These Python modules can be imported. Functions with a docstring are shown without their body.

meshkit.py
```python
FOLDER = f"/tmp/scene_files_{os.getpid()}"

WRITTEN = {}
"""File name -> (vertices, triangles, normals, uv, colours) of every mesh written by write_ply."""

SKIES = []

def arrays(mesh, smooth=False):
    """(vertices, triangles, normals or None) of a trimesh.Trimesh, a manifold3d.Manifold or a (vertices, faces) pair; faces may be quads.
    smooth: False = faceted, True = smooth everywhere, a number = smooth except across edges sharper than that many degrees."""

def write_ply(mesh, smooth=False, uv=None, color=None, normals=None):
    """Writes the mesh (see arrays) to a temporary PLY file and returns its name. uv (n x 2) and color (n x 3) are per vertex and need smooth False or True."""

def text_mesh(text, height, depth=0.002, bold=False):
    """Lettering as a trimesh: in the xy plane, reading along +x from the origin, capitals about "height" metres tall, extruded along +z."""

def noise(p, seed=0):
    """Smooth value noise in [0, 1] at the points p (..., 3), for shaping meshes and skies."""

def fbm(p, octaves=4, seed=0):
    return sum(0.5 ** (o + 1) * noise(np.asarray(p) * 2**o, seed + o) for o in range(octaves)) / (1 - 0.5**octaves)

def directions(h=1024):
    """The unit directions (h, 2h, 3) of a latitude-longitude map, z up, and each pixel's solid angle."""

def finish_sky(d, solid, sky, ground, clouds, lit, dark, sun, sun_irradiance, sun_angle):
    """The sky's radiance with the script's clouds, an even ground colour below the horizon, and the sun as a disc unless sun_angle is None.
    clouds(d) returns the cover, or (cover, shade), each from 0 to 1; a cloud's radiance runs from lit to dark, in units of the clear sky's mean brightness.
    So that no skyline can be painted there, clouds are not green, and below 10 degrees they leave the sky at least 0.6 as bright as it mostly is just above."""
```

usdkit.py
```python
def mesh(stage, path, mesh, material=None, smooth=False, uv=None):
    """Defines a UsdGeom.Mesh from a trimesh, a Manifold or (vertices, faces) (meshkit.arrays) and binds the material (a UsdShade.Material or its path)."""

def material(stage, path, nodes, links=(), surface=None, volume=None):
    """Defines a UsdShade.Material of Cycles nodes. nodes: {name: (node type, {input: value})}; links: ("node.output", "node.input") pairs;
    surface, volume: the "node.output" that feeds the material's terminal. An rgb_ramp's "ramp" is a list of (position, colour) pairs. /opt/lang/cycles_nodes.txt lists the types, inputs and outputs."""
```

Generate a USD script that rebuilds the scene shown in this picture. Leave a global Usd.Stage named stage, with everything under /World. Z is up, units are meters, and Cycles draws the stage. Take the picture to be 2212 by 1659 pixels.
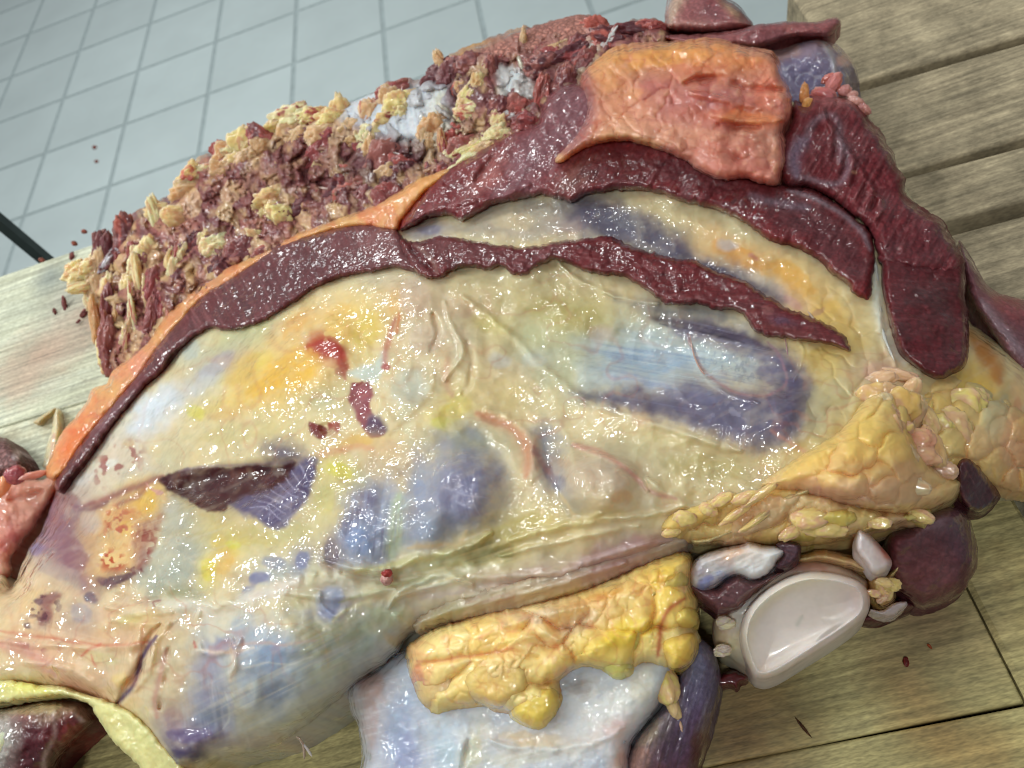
import math, random
import numpy as np, trimesh, shapely, usdkit, meshkit
from scipy.spatial import Delaunay, cKDTree
from scipy.interpolate import RBFInterpolator
from pxr import Usd, UsdGeom, UsdLux, UsdShade, Gf, Sdf, Vt

stage = Usd.Stage.CreateInMemory()
UsdGeom.SetStageUpAxis(stage, 'Z'); UsdGeom.SetStageMetersPerUnit(stage, 1.0)
UsdGeom.Xform.Define(stage, '/World'); UsdGeom.Scope.Define(stage, '/World/Looks')
rng = np.random.default_rng(7); random.seed(7)

# ---------------------------------------------------------------- camera (x along the planks, y away, z up)
CH, F, CU, CV = .55, 1597., 1106., 829.5         # height above the board; focal length and centre in units of a 2212 wide picture
Ya = np.array([-495., -2263, 1597]); Ya /= np.linalg.norm(Ya)
Xa = np.array([1, -.32, -.13]); Xa -= Xa.dot(Ya) * Ya; Xa /= np.linalg.norm(Xa)
R = np.array([Xa, Ya, np.cross(Xa, Ya)])
cam = UsdGeom.Camera.Define(stage, '/World/camera')
cam.CreateProjectionAttr('perspective')
cam.CreateHorizontalApertureAttr(36.0); cam.CreateVerticalApertureAttr(27.0); cam.CreateFocalLengthAttr(26.0)
cam.CreateFStopAttr(9.0); cam.CreateFocusDistanceAttr(.47); cam.CreateExposureAttr(0.0)
cam.CreateClippingRangeAttr(Gf.Vec2f(.02, 100))
r_, u_, b_ = R[:, 0], -R[:, 1], -R[:, 2]
cam.AddTransformOp().Set(Gf.Matrix4d(*r_, 0, *u_, 0, *b_, 0, 0, 0, CH, 1))

# ---------------------------------------------------------------- light: unseen white lamps, out of view, and an even dome fill
def lamp(name, pos, target, w, h, power, color):
    l = UsdLux.RectLight.Define(stage, '/World/' + name)
    l.CreateWidthAttr(w); l.CreateHeightAttr(h); l.CreateIntensityAttr(power); l.CreateColorAttr(Gf.Vec3f(*color))
    m = Gf.Matrix4d().SetLookAt(Gf.Vec3d(*pos), Gf.Vec3d(*target), Gf.Vec3d(0, 1, .01)).GetInverse()
    l.AddTransformOp().Set(m)
KEY, TOP, AMB = 40., 50., .22
for k, (x, y, z, w, h, L) in enumerate([(-1.55, 1.15, 1.30, .43, .275, KEY), (-1.75, .35, 1.35, .43, .275, KEY * .85), (-.75, 1.25, 1.75, .185, .12, TOP), (-.20, 1.20, 1.75, .185, .12, TOP), (-1.0, .60, 1.75, .185, .12, TOP), (-.45, .55, 1.75, .17, .11, TOP * .8), (.45, 1.0, 1.75, .20, .13, TOP), (-.15, -.45, 1.5, .22, .136, TOP * 2.2)]):
    lamp('ceiling_lamp' + (f'_{k:03d}' if k else ''), (x, y, z), (-.3, .4, 0), w, h, L, (.97, 1, .98))  # out of view, placed for light from the left, glints and front faces
lamp('ceiling_lamp_008', (-1.2, 3.4, 1.9), (-1.0, 2.6, -.8), 1.2, .3, 38., (.95, 1, 1))  # out of view, placed to light the floor tiles
dome = UsdLux.DomeLight.Define(stage, '/World/room_light')  # weak even dome added as ambient fill
amb = usdkit.material(stage, '/World/Looks/fill_background', {'b': ('background_shader', {'color': (.93, .98, 1.0), 'strength': AMB})}, surface='b.background')
UsdShade.MaterialBindingAPI.Apply(dome.GetPrim()).Bind(amb)

# ---------------------------------------------------------------- helpers
def lin(c):
    c = np.asarray(c, float) / 255.
    return np.where(c <= .04045, c / 12.92, ((c + .055) / 1.055) ** 2.4)
def P(u, v, z):
    """The point at height z that stands at (u, v) of the photograph."""
    u, v, z = np.broadcast_arrays(np.asarray(u, float), np.asarray(v, float), np.asarray(z, float))
    d = np.stack([(u - CU) / F, (v - CV) / F, np.ones_like(u)], -1) @ R.T
    t = (z - CH) / d[..., 2]
    return np.array([0, 0, CH]) + t[..., None] * d, t
used = {}
def numbered(path):
    n = used.get(path, 0); used[path] = n + 1
    return path if n == 0 else f'{path}_{n:03d}'
def keys(p, label=None, cat=None, group=None, kind=None):
    for k, v in (('label', label), ('category', cat), ('group', group), ('kind', kind)):
        if v: p.SetCustomDataByKey(k, v)
    return p
def thing(name, label, cat, group=None):
    return keys(UsdGeom.Xform.Define(stage, numbered('/World/' + name)).GetPrim(), label, cat, group)
def obj(name, m, material, parent=None, smooth=True, col=None, **kw):
    path = numbered((str(parent.GetPath()) if parent else '/World') + '/' + name)
    g = usdkit.mesh(stage, path, m, material, smooth=smooth)
    if col is not None:
        UsdGeom.PrimvarsAPI(g).CreatePrimvar('col', Sdf.ValueTypeNames.Color3fArray, 'vertex').Set(Vt.Vec3fArray.FromNumpy(np.asarray(col, np.float32)))
    return keys(g.GetPrim(), **kw)
def curve(pts, closed=True, n=6):
    """A smooth line through the points (Catmull-Rom)."""
    p = np.asarray(pts, float); m = len(p); out = []
    for i in range(m if closed else m - 1):
        a, b, c, d = (p[(i + k) % m] if closed else p[min(max(i + k, 0), m - 1)] for k in (-1, 0, 1, 2))
        for s in np.arange(n) / n:
            out.append(.5 * (2 * b + (c - a) * s + (2 * a - 5 * b + 4 * c - d) * s ** 2 + (3 * b - a - 3 * c + d) * s ** 3))
    if not closed: out.append(p[-1])
    return np.array(out)
def resample(p, step, closed=True):
    q = np.vstack([p, p[:1]]) if closed else p
    L = np.r_[0, np.cumsum(np.linalg.norm(np.diff(q, axis=0), axis=1))]
    n = max(int(L[-1] / step), 4)
    s = np.linspace(0, L[-1], n, endpoint=not closed)
    return np.stack([np.interp(s, L, q[:, k]) for k in (0, 1)], 1)
def N2(u, v, s, seed=0, oct=3):
    return meshkit.fbm(np.stack([u / s, v / s, np.full_like(u, .37 + seed)], -1), oct, seed) * 2 - 1
def NF(u, v, ang, ln, wd, seed=0, oct=2):
    a = math.radians(ang); c, s = math.cos(a), math.sin(a)
    return meshkit.fbm(np.stack([(u * c + v * s) / ln, (-u * s + v * c) / wd, np.full_like(u, .5 + seed)], -1), oct, seed) * 2 - 1
def sstep(x): x = np.clip(x, 0, 1); return x * x * (3 - 2 * x)
def seg_dist(u, v, line, reach):
    """Distance from each point to the polyline (inf beyond reach) and how far along it lies, 0..1."""
    d = np.full(u.shape, np.inf); s = np.zeros(u.shape); n = len(line) - 1
    box = (u > line[:, 0].min() - reach) & (u < line[:, 0].max() + reach) & (v > line[:, 1].min() - reach) & (v < line[:, 1].max() + reach)
    i = np.nonzero(box)[0]
    if len(i) == 0: return d, s
    dense = resample(line, 1.5, False)
    dd, k = cKDTree(dense).query(np.stack([u[i], v[i]], 1), distance_upper_bound=reach)
    d[i] = dd; s[i] = np.where(np.isfinite(dd), k / len(dense), 0)
    return d, s
def signed(u, v, poly, reach):
    """Distance inside (+) or outside (-) the outline, clipped at reach."""
    d = np.full(u.shape, -reach, float)
    lo, hi = poly.min(0) - reach, poly.max(0) + reach
    i = np.nonzero((u > lo[0]) & (u < hi[0]) & (v > lo[1]) & (v < hi[1]))[0]
    if len(i):
        dd, _ = cKDTree(resample(poly, 1.5)).query(np.stack([u[i], v[i]], 1))
        d[i] = np.where(shapely.contains_xy(shapely.Polygon(poly).buffer(0), u[i], v[i]), dd, -dd)
    return d
def amount(op, u, v):
    """How strongly a mark (a spot, an outline, a line) covers each point, 0..1."""
    k = op[0]
    if k == 'b':                               # spot: centre, radii, turn
        _, cu, cv, ru, rv, rot = op[:6]
        a = math.radians(rot); c, s = math.cos(a), math.sin(a)
        x, y = (u - cu) * c + (v - cv) * s, -(u - cu) * s + (v - cv) * c
        return 1 - sstep((np.sqrt((x / ru) ** 2 + (y / rv) ** 2) - .35) / .9)
    if k == 'p':                               # outline, feather
        if op[2] > 7: op = (k, op[1], op[2] * (1.7 if op[2] < 16 else 2.2))
        return sstep(signed(u, v, curve(op[1], True, 5), op[2]) / op[2] * .5 + .5)
    if k == 's':                               # line, width
        d, s = seg_dist(u, v, curve(op[1], False, 5), op[2] * 2.2)
        taper = np.minimum(1, np.minimum(s, 1 - s) * 8 + .15)
        return np.where(np.isfinite(d), np.exp(-(np.where(np.isfinite(d), d, 0) / (op[2] * (.45 + .55 * taper))) ** 2), 0)
def paint(u, v, base, ops, warp=(16, 55, 5, 14), seed=0):
    """Colour of the tissue: base and marks in order; a mark is (shape..., colour, strength) or ('n'|'f'|'r', ...) for noise."""
    c = np.broadcast_to(lin(base), (len(u), 3)).copy()
    wu = u + warp[0] * N2(u, v, warp[1], 11 + seed, 2) + warp[2] * N2(u, v, warp[3], 13 + seed, 2)
    wv = v + warp[0] * N2(u, v, warp[1], 12 + seed, 2) + warp[2] * N2(u, v, warp[3], 14 + seed, 2)
    for q, op in enumerate(ops):
        if op[0] == 'n':      # ('n', scale, colour, strength, threshold)
            a = sstep((N2(u, v, op[1], 31 + q + seed, 3) - op[4]) / .35) * op[3]; col = op[2]
        elif op[0] == 'f':    # ('f', angle, length, width, colour, strength)
            a = sstep(NF(u, v, op[1], op[2], op[3], 41 + q + seed) / .5) * op[5]; col = op[4]
        elif op[0] == 'r':    # ('r', scale, colour, strength, (mask)) thin red threads
            a = sstep(1 - np.abs(N2(u + 6 * N2(u, v, 20, 5), v + 6 * N2(u, v, 20, 6), op[1], 51 + q + seed, 2)) / .055) * op[3]; col = op[2]
            if len(op) > 4: a = a * amount(op[4], wu, wv)
        elif op[0] == 'k':    # ('k', size, angle, stretch, colours, strength, crease colour, its strength, (mask))
            dm, rn = cells(u, v, *op[1:4]); mk = amount(op[8], wu, wv) if len(op) > 8 else 1.
            tab = np.array([lin(x) for x in op[4]]); c += (tab[(rn * len(tab)).astype(int) % len(tab)] - c) * (op[5] * mk * np.ones(len(u)))[:, None]
            a = (1 - sstep(dm / .75)) * op[7] * mk; col = op[6]
        elif op[0] == 'F':    # ('F', mask, angle, length, width, colour, strength) fibres inside a mask
            a = amount(op[1], wu, wv) * sstep((NF(u, v, op[2], op[3], op[4], 45 + q + seed) + .05) / .4) * op[6]; col = op[5]
        elif op[0] == 'm':    # ('m', mask, scale, colour, strength, threshold) flecks inside a mask
            a = amount(op[1], wu, wv) * sstep((N2(u, v, op[2], 61 + q + seed, 2) - op[5]) / .18) * op[4]; col = op[3]
        else:
            a = amount(op, wu, wv)
            if op[0] != 's':
                i = (a > .01) & (a < .995)
                if i.any():
                    e = N2(u[i], v[i], 30, 7 + q + seed, 4)
                    a[i] = sstep((a[i] - .5 + .6 * e * (1 - np.abs(2 * a[i] - 1))) * 1.0 + .5)
            if op[0] == 'b' and max(op[3:5]) >= 28: a = np.maximum(a, .45 * amount(op[:3] + (op[3] * 1.7, op[4] * 1.7) + op[5:6], wu, wv))
            a = a * op[-1] * (.97 + .10 * N2(u, v, 24, 19 + q, 2)).clip(0, 1.05); col = op[-2]
            if op[0] == 's': a = amount(op, u * .6 + wu * .4, v * .6 + wv * .4) * op[-1]
        c += (lin(col) - c) * a[:, None]
    return c
def cells(u, v, sz, ang=0., stretch=1., soft=True):
    """Lobules: a dome for every cell (0 in the creases between them) and a random number for each."""
    sd = int(sz * 10); a = math.radians(ang); c, q = math.cos(a), math.sin(a)
    x, y = u + .85 * sz * N2(u, v, sz * 1.2, 21, 3), v + .85 * sz * N2(u, v, sz * 1.2, 22, 3)
    x, y = (x * c + y * q) / stretch, -x * q + y * c
    gx, gy = np.meshgrid(np.arange(math.floor(x.min() / sz) - 2, x.max() / sz + 3), np.arange(math.floor(y.min() / sz) - 2, y.max() / sz + 3))
    h = lambda k: np.modf(np.abs(np.sin(gx * 12.9898 + gy * 78.233 + k + sd) * 43758.5453))[0]
    pts = np.stack([(gx + h(1) * .95) * sz, (gy + h(2) * .95) * sz], -1).reshape(-1, 2)
    d, i = cKDTree(pts).query(np.stack([x, y], 1), k=2)
    e = (d[:, 1] - d[:, 0]) / sz
    if soft:                                   # lobules show in some places and melt together in others
        m = sstep((N2(u, v, sz * 2.2, 23, 2) + .22) / .5); return .78 + (np.sqrt(np.clip(1 - np.exp(-2.4 * e), 0, 1)) - .78) * m, h(3).reshape(-1)[i[:, 0]]
def lift(u, v, ops):
    """Height added by swellings, folds and grooves (metres is each mark's last number)."""
    h = np.zeros_like(u)
    for q, op in enumerate(ops):
        if op[0] == 'n': h += op[2] * N2(u, v, op[1], 71 + q, 3)
        elif op[0] == 'f': h += op[4] * NF(u, v, op[1], op[2], op[3], 81 + q)
        elif op[0] == 'k':    # ('k', size, height, angle, stretch, (mask))
            dm, rn = cells(u, v, *op[1:2], *op[3:5]); h += op[2] * ((dm - .6) + .35 * (rn - .5) * dm) * (amount(op[5], u, v) if len(op) > 5 else 1)
        elif op[0] == 'v': h += op[2] * (.5 - np.abs(N2(u, v, op[1], 91 + q, 2)) * 2)
        elif op[0] == 's':
            wu, wv = u + 5 * N2(u, v, 26, 15), v + 5 * N2(u, v, 26, 16)
            h += amount(op, wu, wv) * op[-1] * (.65 + .9 * N2(u, v, 30, 17, 2)) * 1.15
        else: h += amount(op, u, v) * op[-1]
    return h
def zf(pts):
    p = np.asarray(pts, float)
    f = RBFInterpolator(p[:, :2] / 1000, p[:, 2], kernel='thin_plate_spline', smoothing=1e-7)
    return lambda u, v: f(np.stack([u, v], 1) / 1000)
def sheet(poly, zfun, t=.006, w=20, res=3., rag=0, ragscale=12, h=(), base=(200, 180, 150), ops=(), under=.012, zb=None, seed=0, warp=(16, 55, 5, 14), sharp=False, albedo=.8, level=.35, bowl=None, deep=0.):
    """A solid piece of tissue whose outline is seen as given; its back lies 'under' below the rim (or on height zb). Returns mesh and colours."""
    o = resample(np.asarray(poly, float) if sharp else curve(poly, True, 6), res)
    if rag:
        a = np.roll(o, -1, 0) - np.roll(o, 1, 0); nrm = np.stack([a[:, 1], -a[:, 0]], 1) / (np.linalg.norm(a, axis=1, keepdims=True) + 1e-9)
        o = o + nrm * (rag * N2(o[:, 0], o[:, 1], ragscale, 3 + seed, 2) + rag * .5 * N2(o[:, 0], o[:, 1], ragscale * .35, 4 + seed, 1))[:, None]
        g = shapely.Polygon(o).buffer(0)
        if g.geom_type != 'Polygon': g = max(g.geoms, key=lambda x: x.area)
        o = resample(np.array(g.exterior.coords)[:-1], res)
    shape = shapely.Polygon(o).buffer(0)
    lo, hi = o.min(0), o.max(0)
    gu, gv = np.meshgrid(np.arange(lo[0], hi[0], res), np.arange(lo[1], hi[1], res * .9))
    gu[1::2] += res / 2
    g = np.stack([gu.ravel(), gv.ravel()], 1) + np.random.default_rng(seed).uniform(-.15, .15, (gu.size, 2)) * res
    tree = cKDTree(o)
    g = g[shapely.contains_xy(shape, g[:, 0], g[:, 1])]
    g = g[tree.query(g)[0] > res * .6]
    p = np.vstack([o, g]); u, v = p[:, 0], p[:, 1]
    tri = Delaunay(p).simplices
    cen = p[tri].mean(1)
    tri = tri[shapely.contains_xy(shape, cen[:, 0], cen[:, 1])]
    d = tree.query(p)[0]; d[:len(o)] = 0
    s = np.clip(d / w, 0, 1)
    prof = np.sqrt(np.clip(1 - (1 - s) ** 2, 0, 1))
    z = zfun(u, v) + t * (prof - level) + lift(u, v, h) * sstep(d / (w * .5))
    if bowl: z = z - bowl[0] * np.sqrt(np.clip((d - bowl[1]) / bowl[2], 0, 1) * (2 - np.clip((d - bowl[1]) / bowl[2], 0, 1)))
    top = P(u, v, z)[0]
    a = top[tri]; nz = np.cross(a[:, 1] - a[:, 0], a[:, 2] - a[:, 0])
    flip = np.einsum('ij,ij->i', nz, np.array([0, 0, CH]) - a.mean(1)) < 0
    tri[flip] = tri[flip][:, ::-1]
    n, k = len(o), len(p)
    rim = top[:n]; low = rim.copy(); low[:, 2] = zb if zb is not None else rim[:, 2] - under
    if zb is not None: low[:, 2] = np.minimum(low[:, 2], rim[:, 2] - .001)
    i = np.arange(n); j = (i + 1) % n
    wall = np.vstack([np.stack([k + i, k + n + i, k + j], 1), np.stack([k + j, k + n + i, k + n + j], 1)])
    bt = Delaunay(o).simplices; bc = o[bt].mean(1); bt = bt[shapely.contains_xy(shape, bc[:, 0], bc[:, 1])]
    e = low[bt]; fl = np.cross(e[:, 1] - e[:, 0], e[:, 2] - e[:, 0])[:, 2] > 0; bt[fl] = bt[fl][:, ::-1]
    if shapely.Polygon(o).exterior.is_ccw: pass
    V = np.vstack([top, rim, low, low]); T = np.vstack([tri, wall, bt + k + 2 * n])
    c = paint(u, v, base, ops, warp, seed)
    lum = c @ np.array([.3, .6, .1])
    if deep > .1: c = np.clip(lum[:, None] + (c - lum[:, None]) * 1.08, .01, 1)
    c = c * ((lum / .6) ** deep * albedo)[:, None]
    C = np.vstack([c, c[:n], c[:n] * .9, c[:n] * .9])
    return (V, T), C
def piece(name, parent, material, poly, zfun, label=None, cat=None, group=None, **kw):
    if material is M_meat: kw.setdefault('albedo', .56)
    if material is M_fat: kw.setdefault('albedo', .76)
    m, c = sheet(poly, zfun, **kw)
    return obj(name, m, material, parent, True, c, label=label, cat=cat, group=group)
ICO = {k: trimesh.creation.icosphere(k) for k in (2, 3, 4)}
def lump(u, v, z, ru, rv, rot, thick, rough=.25, seed=0, sub=3, lumps=1.6, col=(220, 190, 110), col2=None, albedo=.8, tip=(0, 0)):
    """A rounded lump seen at (u, v) with radii in picture units, 'thick' its depth towards the viewer as a share of its radius."""
    m = ICO[sub]; q = np.array(m.vertices); f = np.array(m.faces)
    n = meshkit.fbm(q * lumps + seed * 7.3, 3, seed) * 2 - 1
    q = q * (1 + rough * n[:, None] + (.5 * rough * (.35 - np.abs(meshkit.fbm(q * lumps * 2.3 + seed * 3.7, 2, seed + 9) * 2 - 1)))[:, None])
    if sub > 3: q = q * (1 + .10 * (meshkit.fbm(q * 5 + seed, 2, seed + 2) * 2 - 1) + .13 * (.35 - np.abs(meshkit.fbm(q * 2.0 + seed * 1.3, 2, seed + 4) * 2 - 1)))[:, None]
    a = math.radians(rot)
    c0, t = P(u, v, z); sc = t / F
    q = q + np.outer(np.clip(q[:, 2], 0, 2), [tip[0], tip[1], 0])
    x, y, zz = q[:, 0] * ru, q[:, 1] * rv, q[:, 2] * thick * math.sqrt(ru * rv)
    du, dv = x * math.cos(a) - y * math.sin(a), x * math.sin(a) + y * math.cos(a)
    fw = R @ np.array([(u - CU) / F, (v - CV) / F, 1]); fw /= np.linalg.norm(fw)
    rt = R[:, 0]; dn = np.cross(fw, rt); dn /= np.linalg.norm(dn); rt = np.cross(dn, fw)
    W = c0 + sc * (du[:, None] * rt + dv[:, None] * dn - zz[:, None] * fw)
    if np.linalg.det(np.array([rt, dn, -fw])) < 0: f = f[:, ::-1]
    c = np.broadcast_to(lin(col), (len(q), 3)).copy()
    if col2 is not None:
        k = sstep((meshkit.fbm(q * 2.2 + seed * 3.1, 3, seed + 5) - .45) / .2)[:, None]; c = c * (1 - k) + lin(col2) * k
    return (W, f), c * albedo

# ---------------------------------------------------------------- materials
def flesh(name, rough=.4, coat=.9, coat_rough=.02, ripple=.0022, rscale=150., fine=420., relief=.0005, scale=330., sss=.25, tint=.1, spec=.12, radius=(1., .5, .3), blot=60., reach=.005, crack=0., cscale=170., ior=1.5):
    """Wet tissue: colour from the tissue itself, finely mottled; over it a film of moisture whose own ripples catch the lamps."""
    nodes = {
        'a': ('attribute', {'attribute': 'col'}), 'g': ('geometry', {}),
        'n1': ('noise_texture', {'scale': scale, 'detail': 3., 'roughness': .6}),
        'n3': ('noise_texture', {'scale': blot, 'detail': 4., 'roughness': .65}),
        'w1': ('noise_texture', {'scale': rscale, 'detail': 1.3, 'roughness': .45}),
        'w2': ('noise_texture', {'scale': fine, 'detail': 0.}),
        'mt': ('map_range', {'from_min': .3, 'from_max': .7, 'to_min': 1 - tint, 'to_max': 1 + tint * .6}),
        'mt2': ('map_range', {'from_min': .3, 'from_max': .7, 'to_min': 1 - tint * .7, 'to_max': 1 + tint * .5}),
        'k': ('math', {'math_type': 'multiply'}), 'c': ('vector_math', {'math_type': 'scale'}),
        'wh': ('math', {'math_type': 'multiply_add', 'value2': .10}),
        'wb': ('bump', {'strength': 1., 'distance': ripple}),
        'b': ('bump', {'strength': 1., 'distance': relief}),
        'rg': ('map_range', {'from_min': .35, 'from_max': .65, 'to_min': coat_rough * .6, 'to_max': coat_rough * 1.8}),
        'p': ('principled_bsdf', {'roughness': rough, 'coat_weight': coat, 'coat_ior': ior, 'specular_ior_level': spec, 'subsurface_weight': sss, 'subsurface_scale': reach, 'subsurface_radius': radius}),
    }
    links = [('g.position', f'{x}.vector') for x in ('n1', 'n3', 'w1', 'w2')] + [('n1.fac', 'mt.value'), ('n3.fac', 'mt2.value'), ('mt.result', 'k.value1'), ('mt2.result', 'k.value2'),
        ('a.color', 'c.vector1'), ('c.vector', 'p.base_color'), ('w2.fac', 'wh.value1'), ('w1.fac', 'wh.value3'), ('wh.value', 'wb.height'), ('wb.normal', 'p.coat_normal'),
        ('b.normal', 'p.normal'), ('n3.fac', 'rg.value'), ('rg.result', 'p.coat_roughness')]
    nodes |= {'wn': ('noise_texture', {'scale': 34., 'detail': 3., 'roughness': .6}), 'wm': ('map_range', {'from_min': .40, 'from_max': .58, 'to_min': coat * .12, 'to_max': coat})}
    links += [('g.position', 'wn.vector'), ('wn.fac', 'wm.value'), ('wm.result', 'p.coat_weight')]
    if crack:
        nodes |= {'dm': ('vector_math', {'math_type': 'multiply_add', 'vector2': (.006, .006, .006)}), 'dn': ('noise_texture', {'scale': 160., 'detail': 2.}),
                  'vo': ('voronoi_texture', {'feature': 'distance_to_edge', 'scale': cscale}), 'vm': ('map_range', {'from_min': 0., 'from_max': .12, 'to_min': 1 - crack, 'to_max': 1.}),
                  'k2': ('math', {'math_type': 'multiply'}), 'hb': ('math', {'math_type': 'multiply_add', 'value2': .8})}
        links += [('g.position', 'dn.vector'), ('dn.color', 'dm.vector1'), ('g.position', 'dm.vector3'), ('dm.vector', 'vo.vector'), ('vo.distance', 'vm.value'), ('k.value', 'k2.value1'), ('vm.result', 'k2.value2'), ('k2.value', 'c.scale'),
                  ('vm.result', 'hb.value1'), ('n1.fac', 'hb.value3'), ('hb.value', 'b.height')]
    else: links += [('k.value', 'c.scale'), ('n1.fac', 'b.height')]
    return usdkit.material(stage, '/World/Looks/' + name, nodes, links, surface='p.BSDF')
M_skin = flesh('wet_membrane', coat=1., tint=.05, sss=.4, ripple=.0027, rscale=100., fine=300., relief=.0001, scale=120.)
M_fat = flesh('moist_fat', coat=.85, ripple=.0028, tint=.08, sss=.45, rscale=110., fine=300., relief=.0001, scale=150.)
M_dryfat = flesh('matt_fat', rough=.6, coat=.12, coat_rough=.2, relief=.0010, scale=260., sss=.3, tint=.14)
M_meat = flesh('raw_muscle', rough=.5, coat=.85, coat_rough=.03, ripple=.0022, rscale=135., fine=400., relief=.0005, sss=.12, tint=.16, radius=(1., .3, .2), ior=1.6, crack=.10, cscale=210.)
M_shred = flesh('torn_muscle', rough=.6, coat=.15, coat_rough=.18, relief=.0012, scale=300., sss=.1, tint=.25, crack=.3)
M_bone = flesh('joint_cartilage', rough=.3, coat=.4, coat_rough=.12, ripple=.0003, rscale=90., relief=.0001, sss=.4, tint=.03)
M_nfat = flesh('crumbly_fat', rough=.5, coat=.3, coat_rough=.08, ripple=.002, rscale=130., relief=.0003, scale=260., sss=.4, tint=.1)
M_nmeat = flesh('torn_wet_muscle', rough=.5, coat=.7, coat_rough=.06, ripple=.002, rscale=150., relief=.0008, scale=300., sss=.12, tint=.15)
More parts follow.
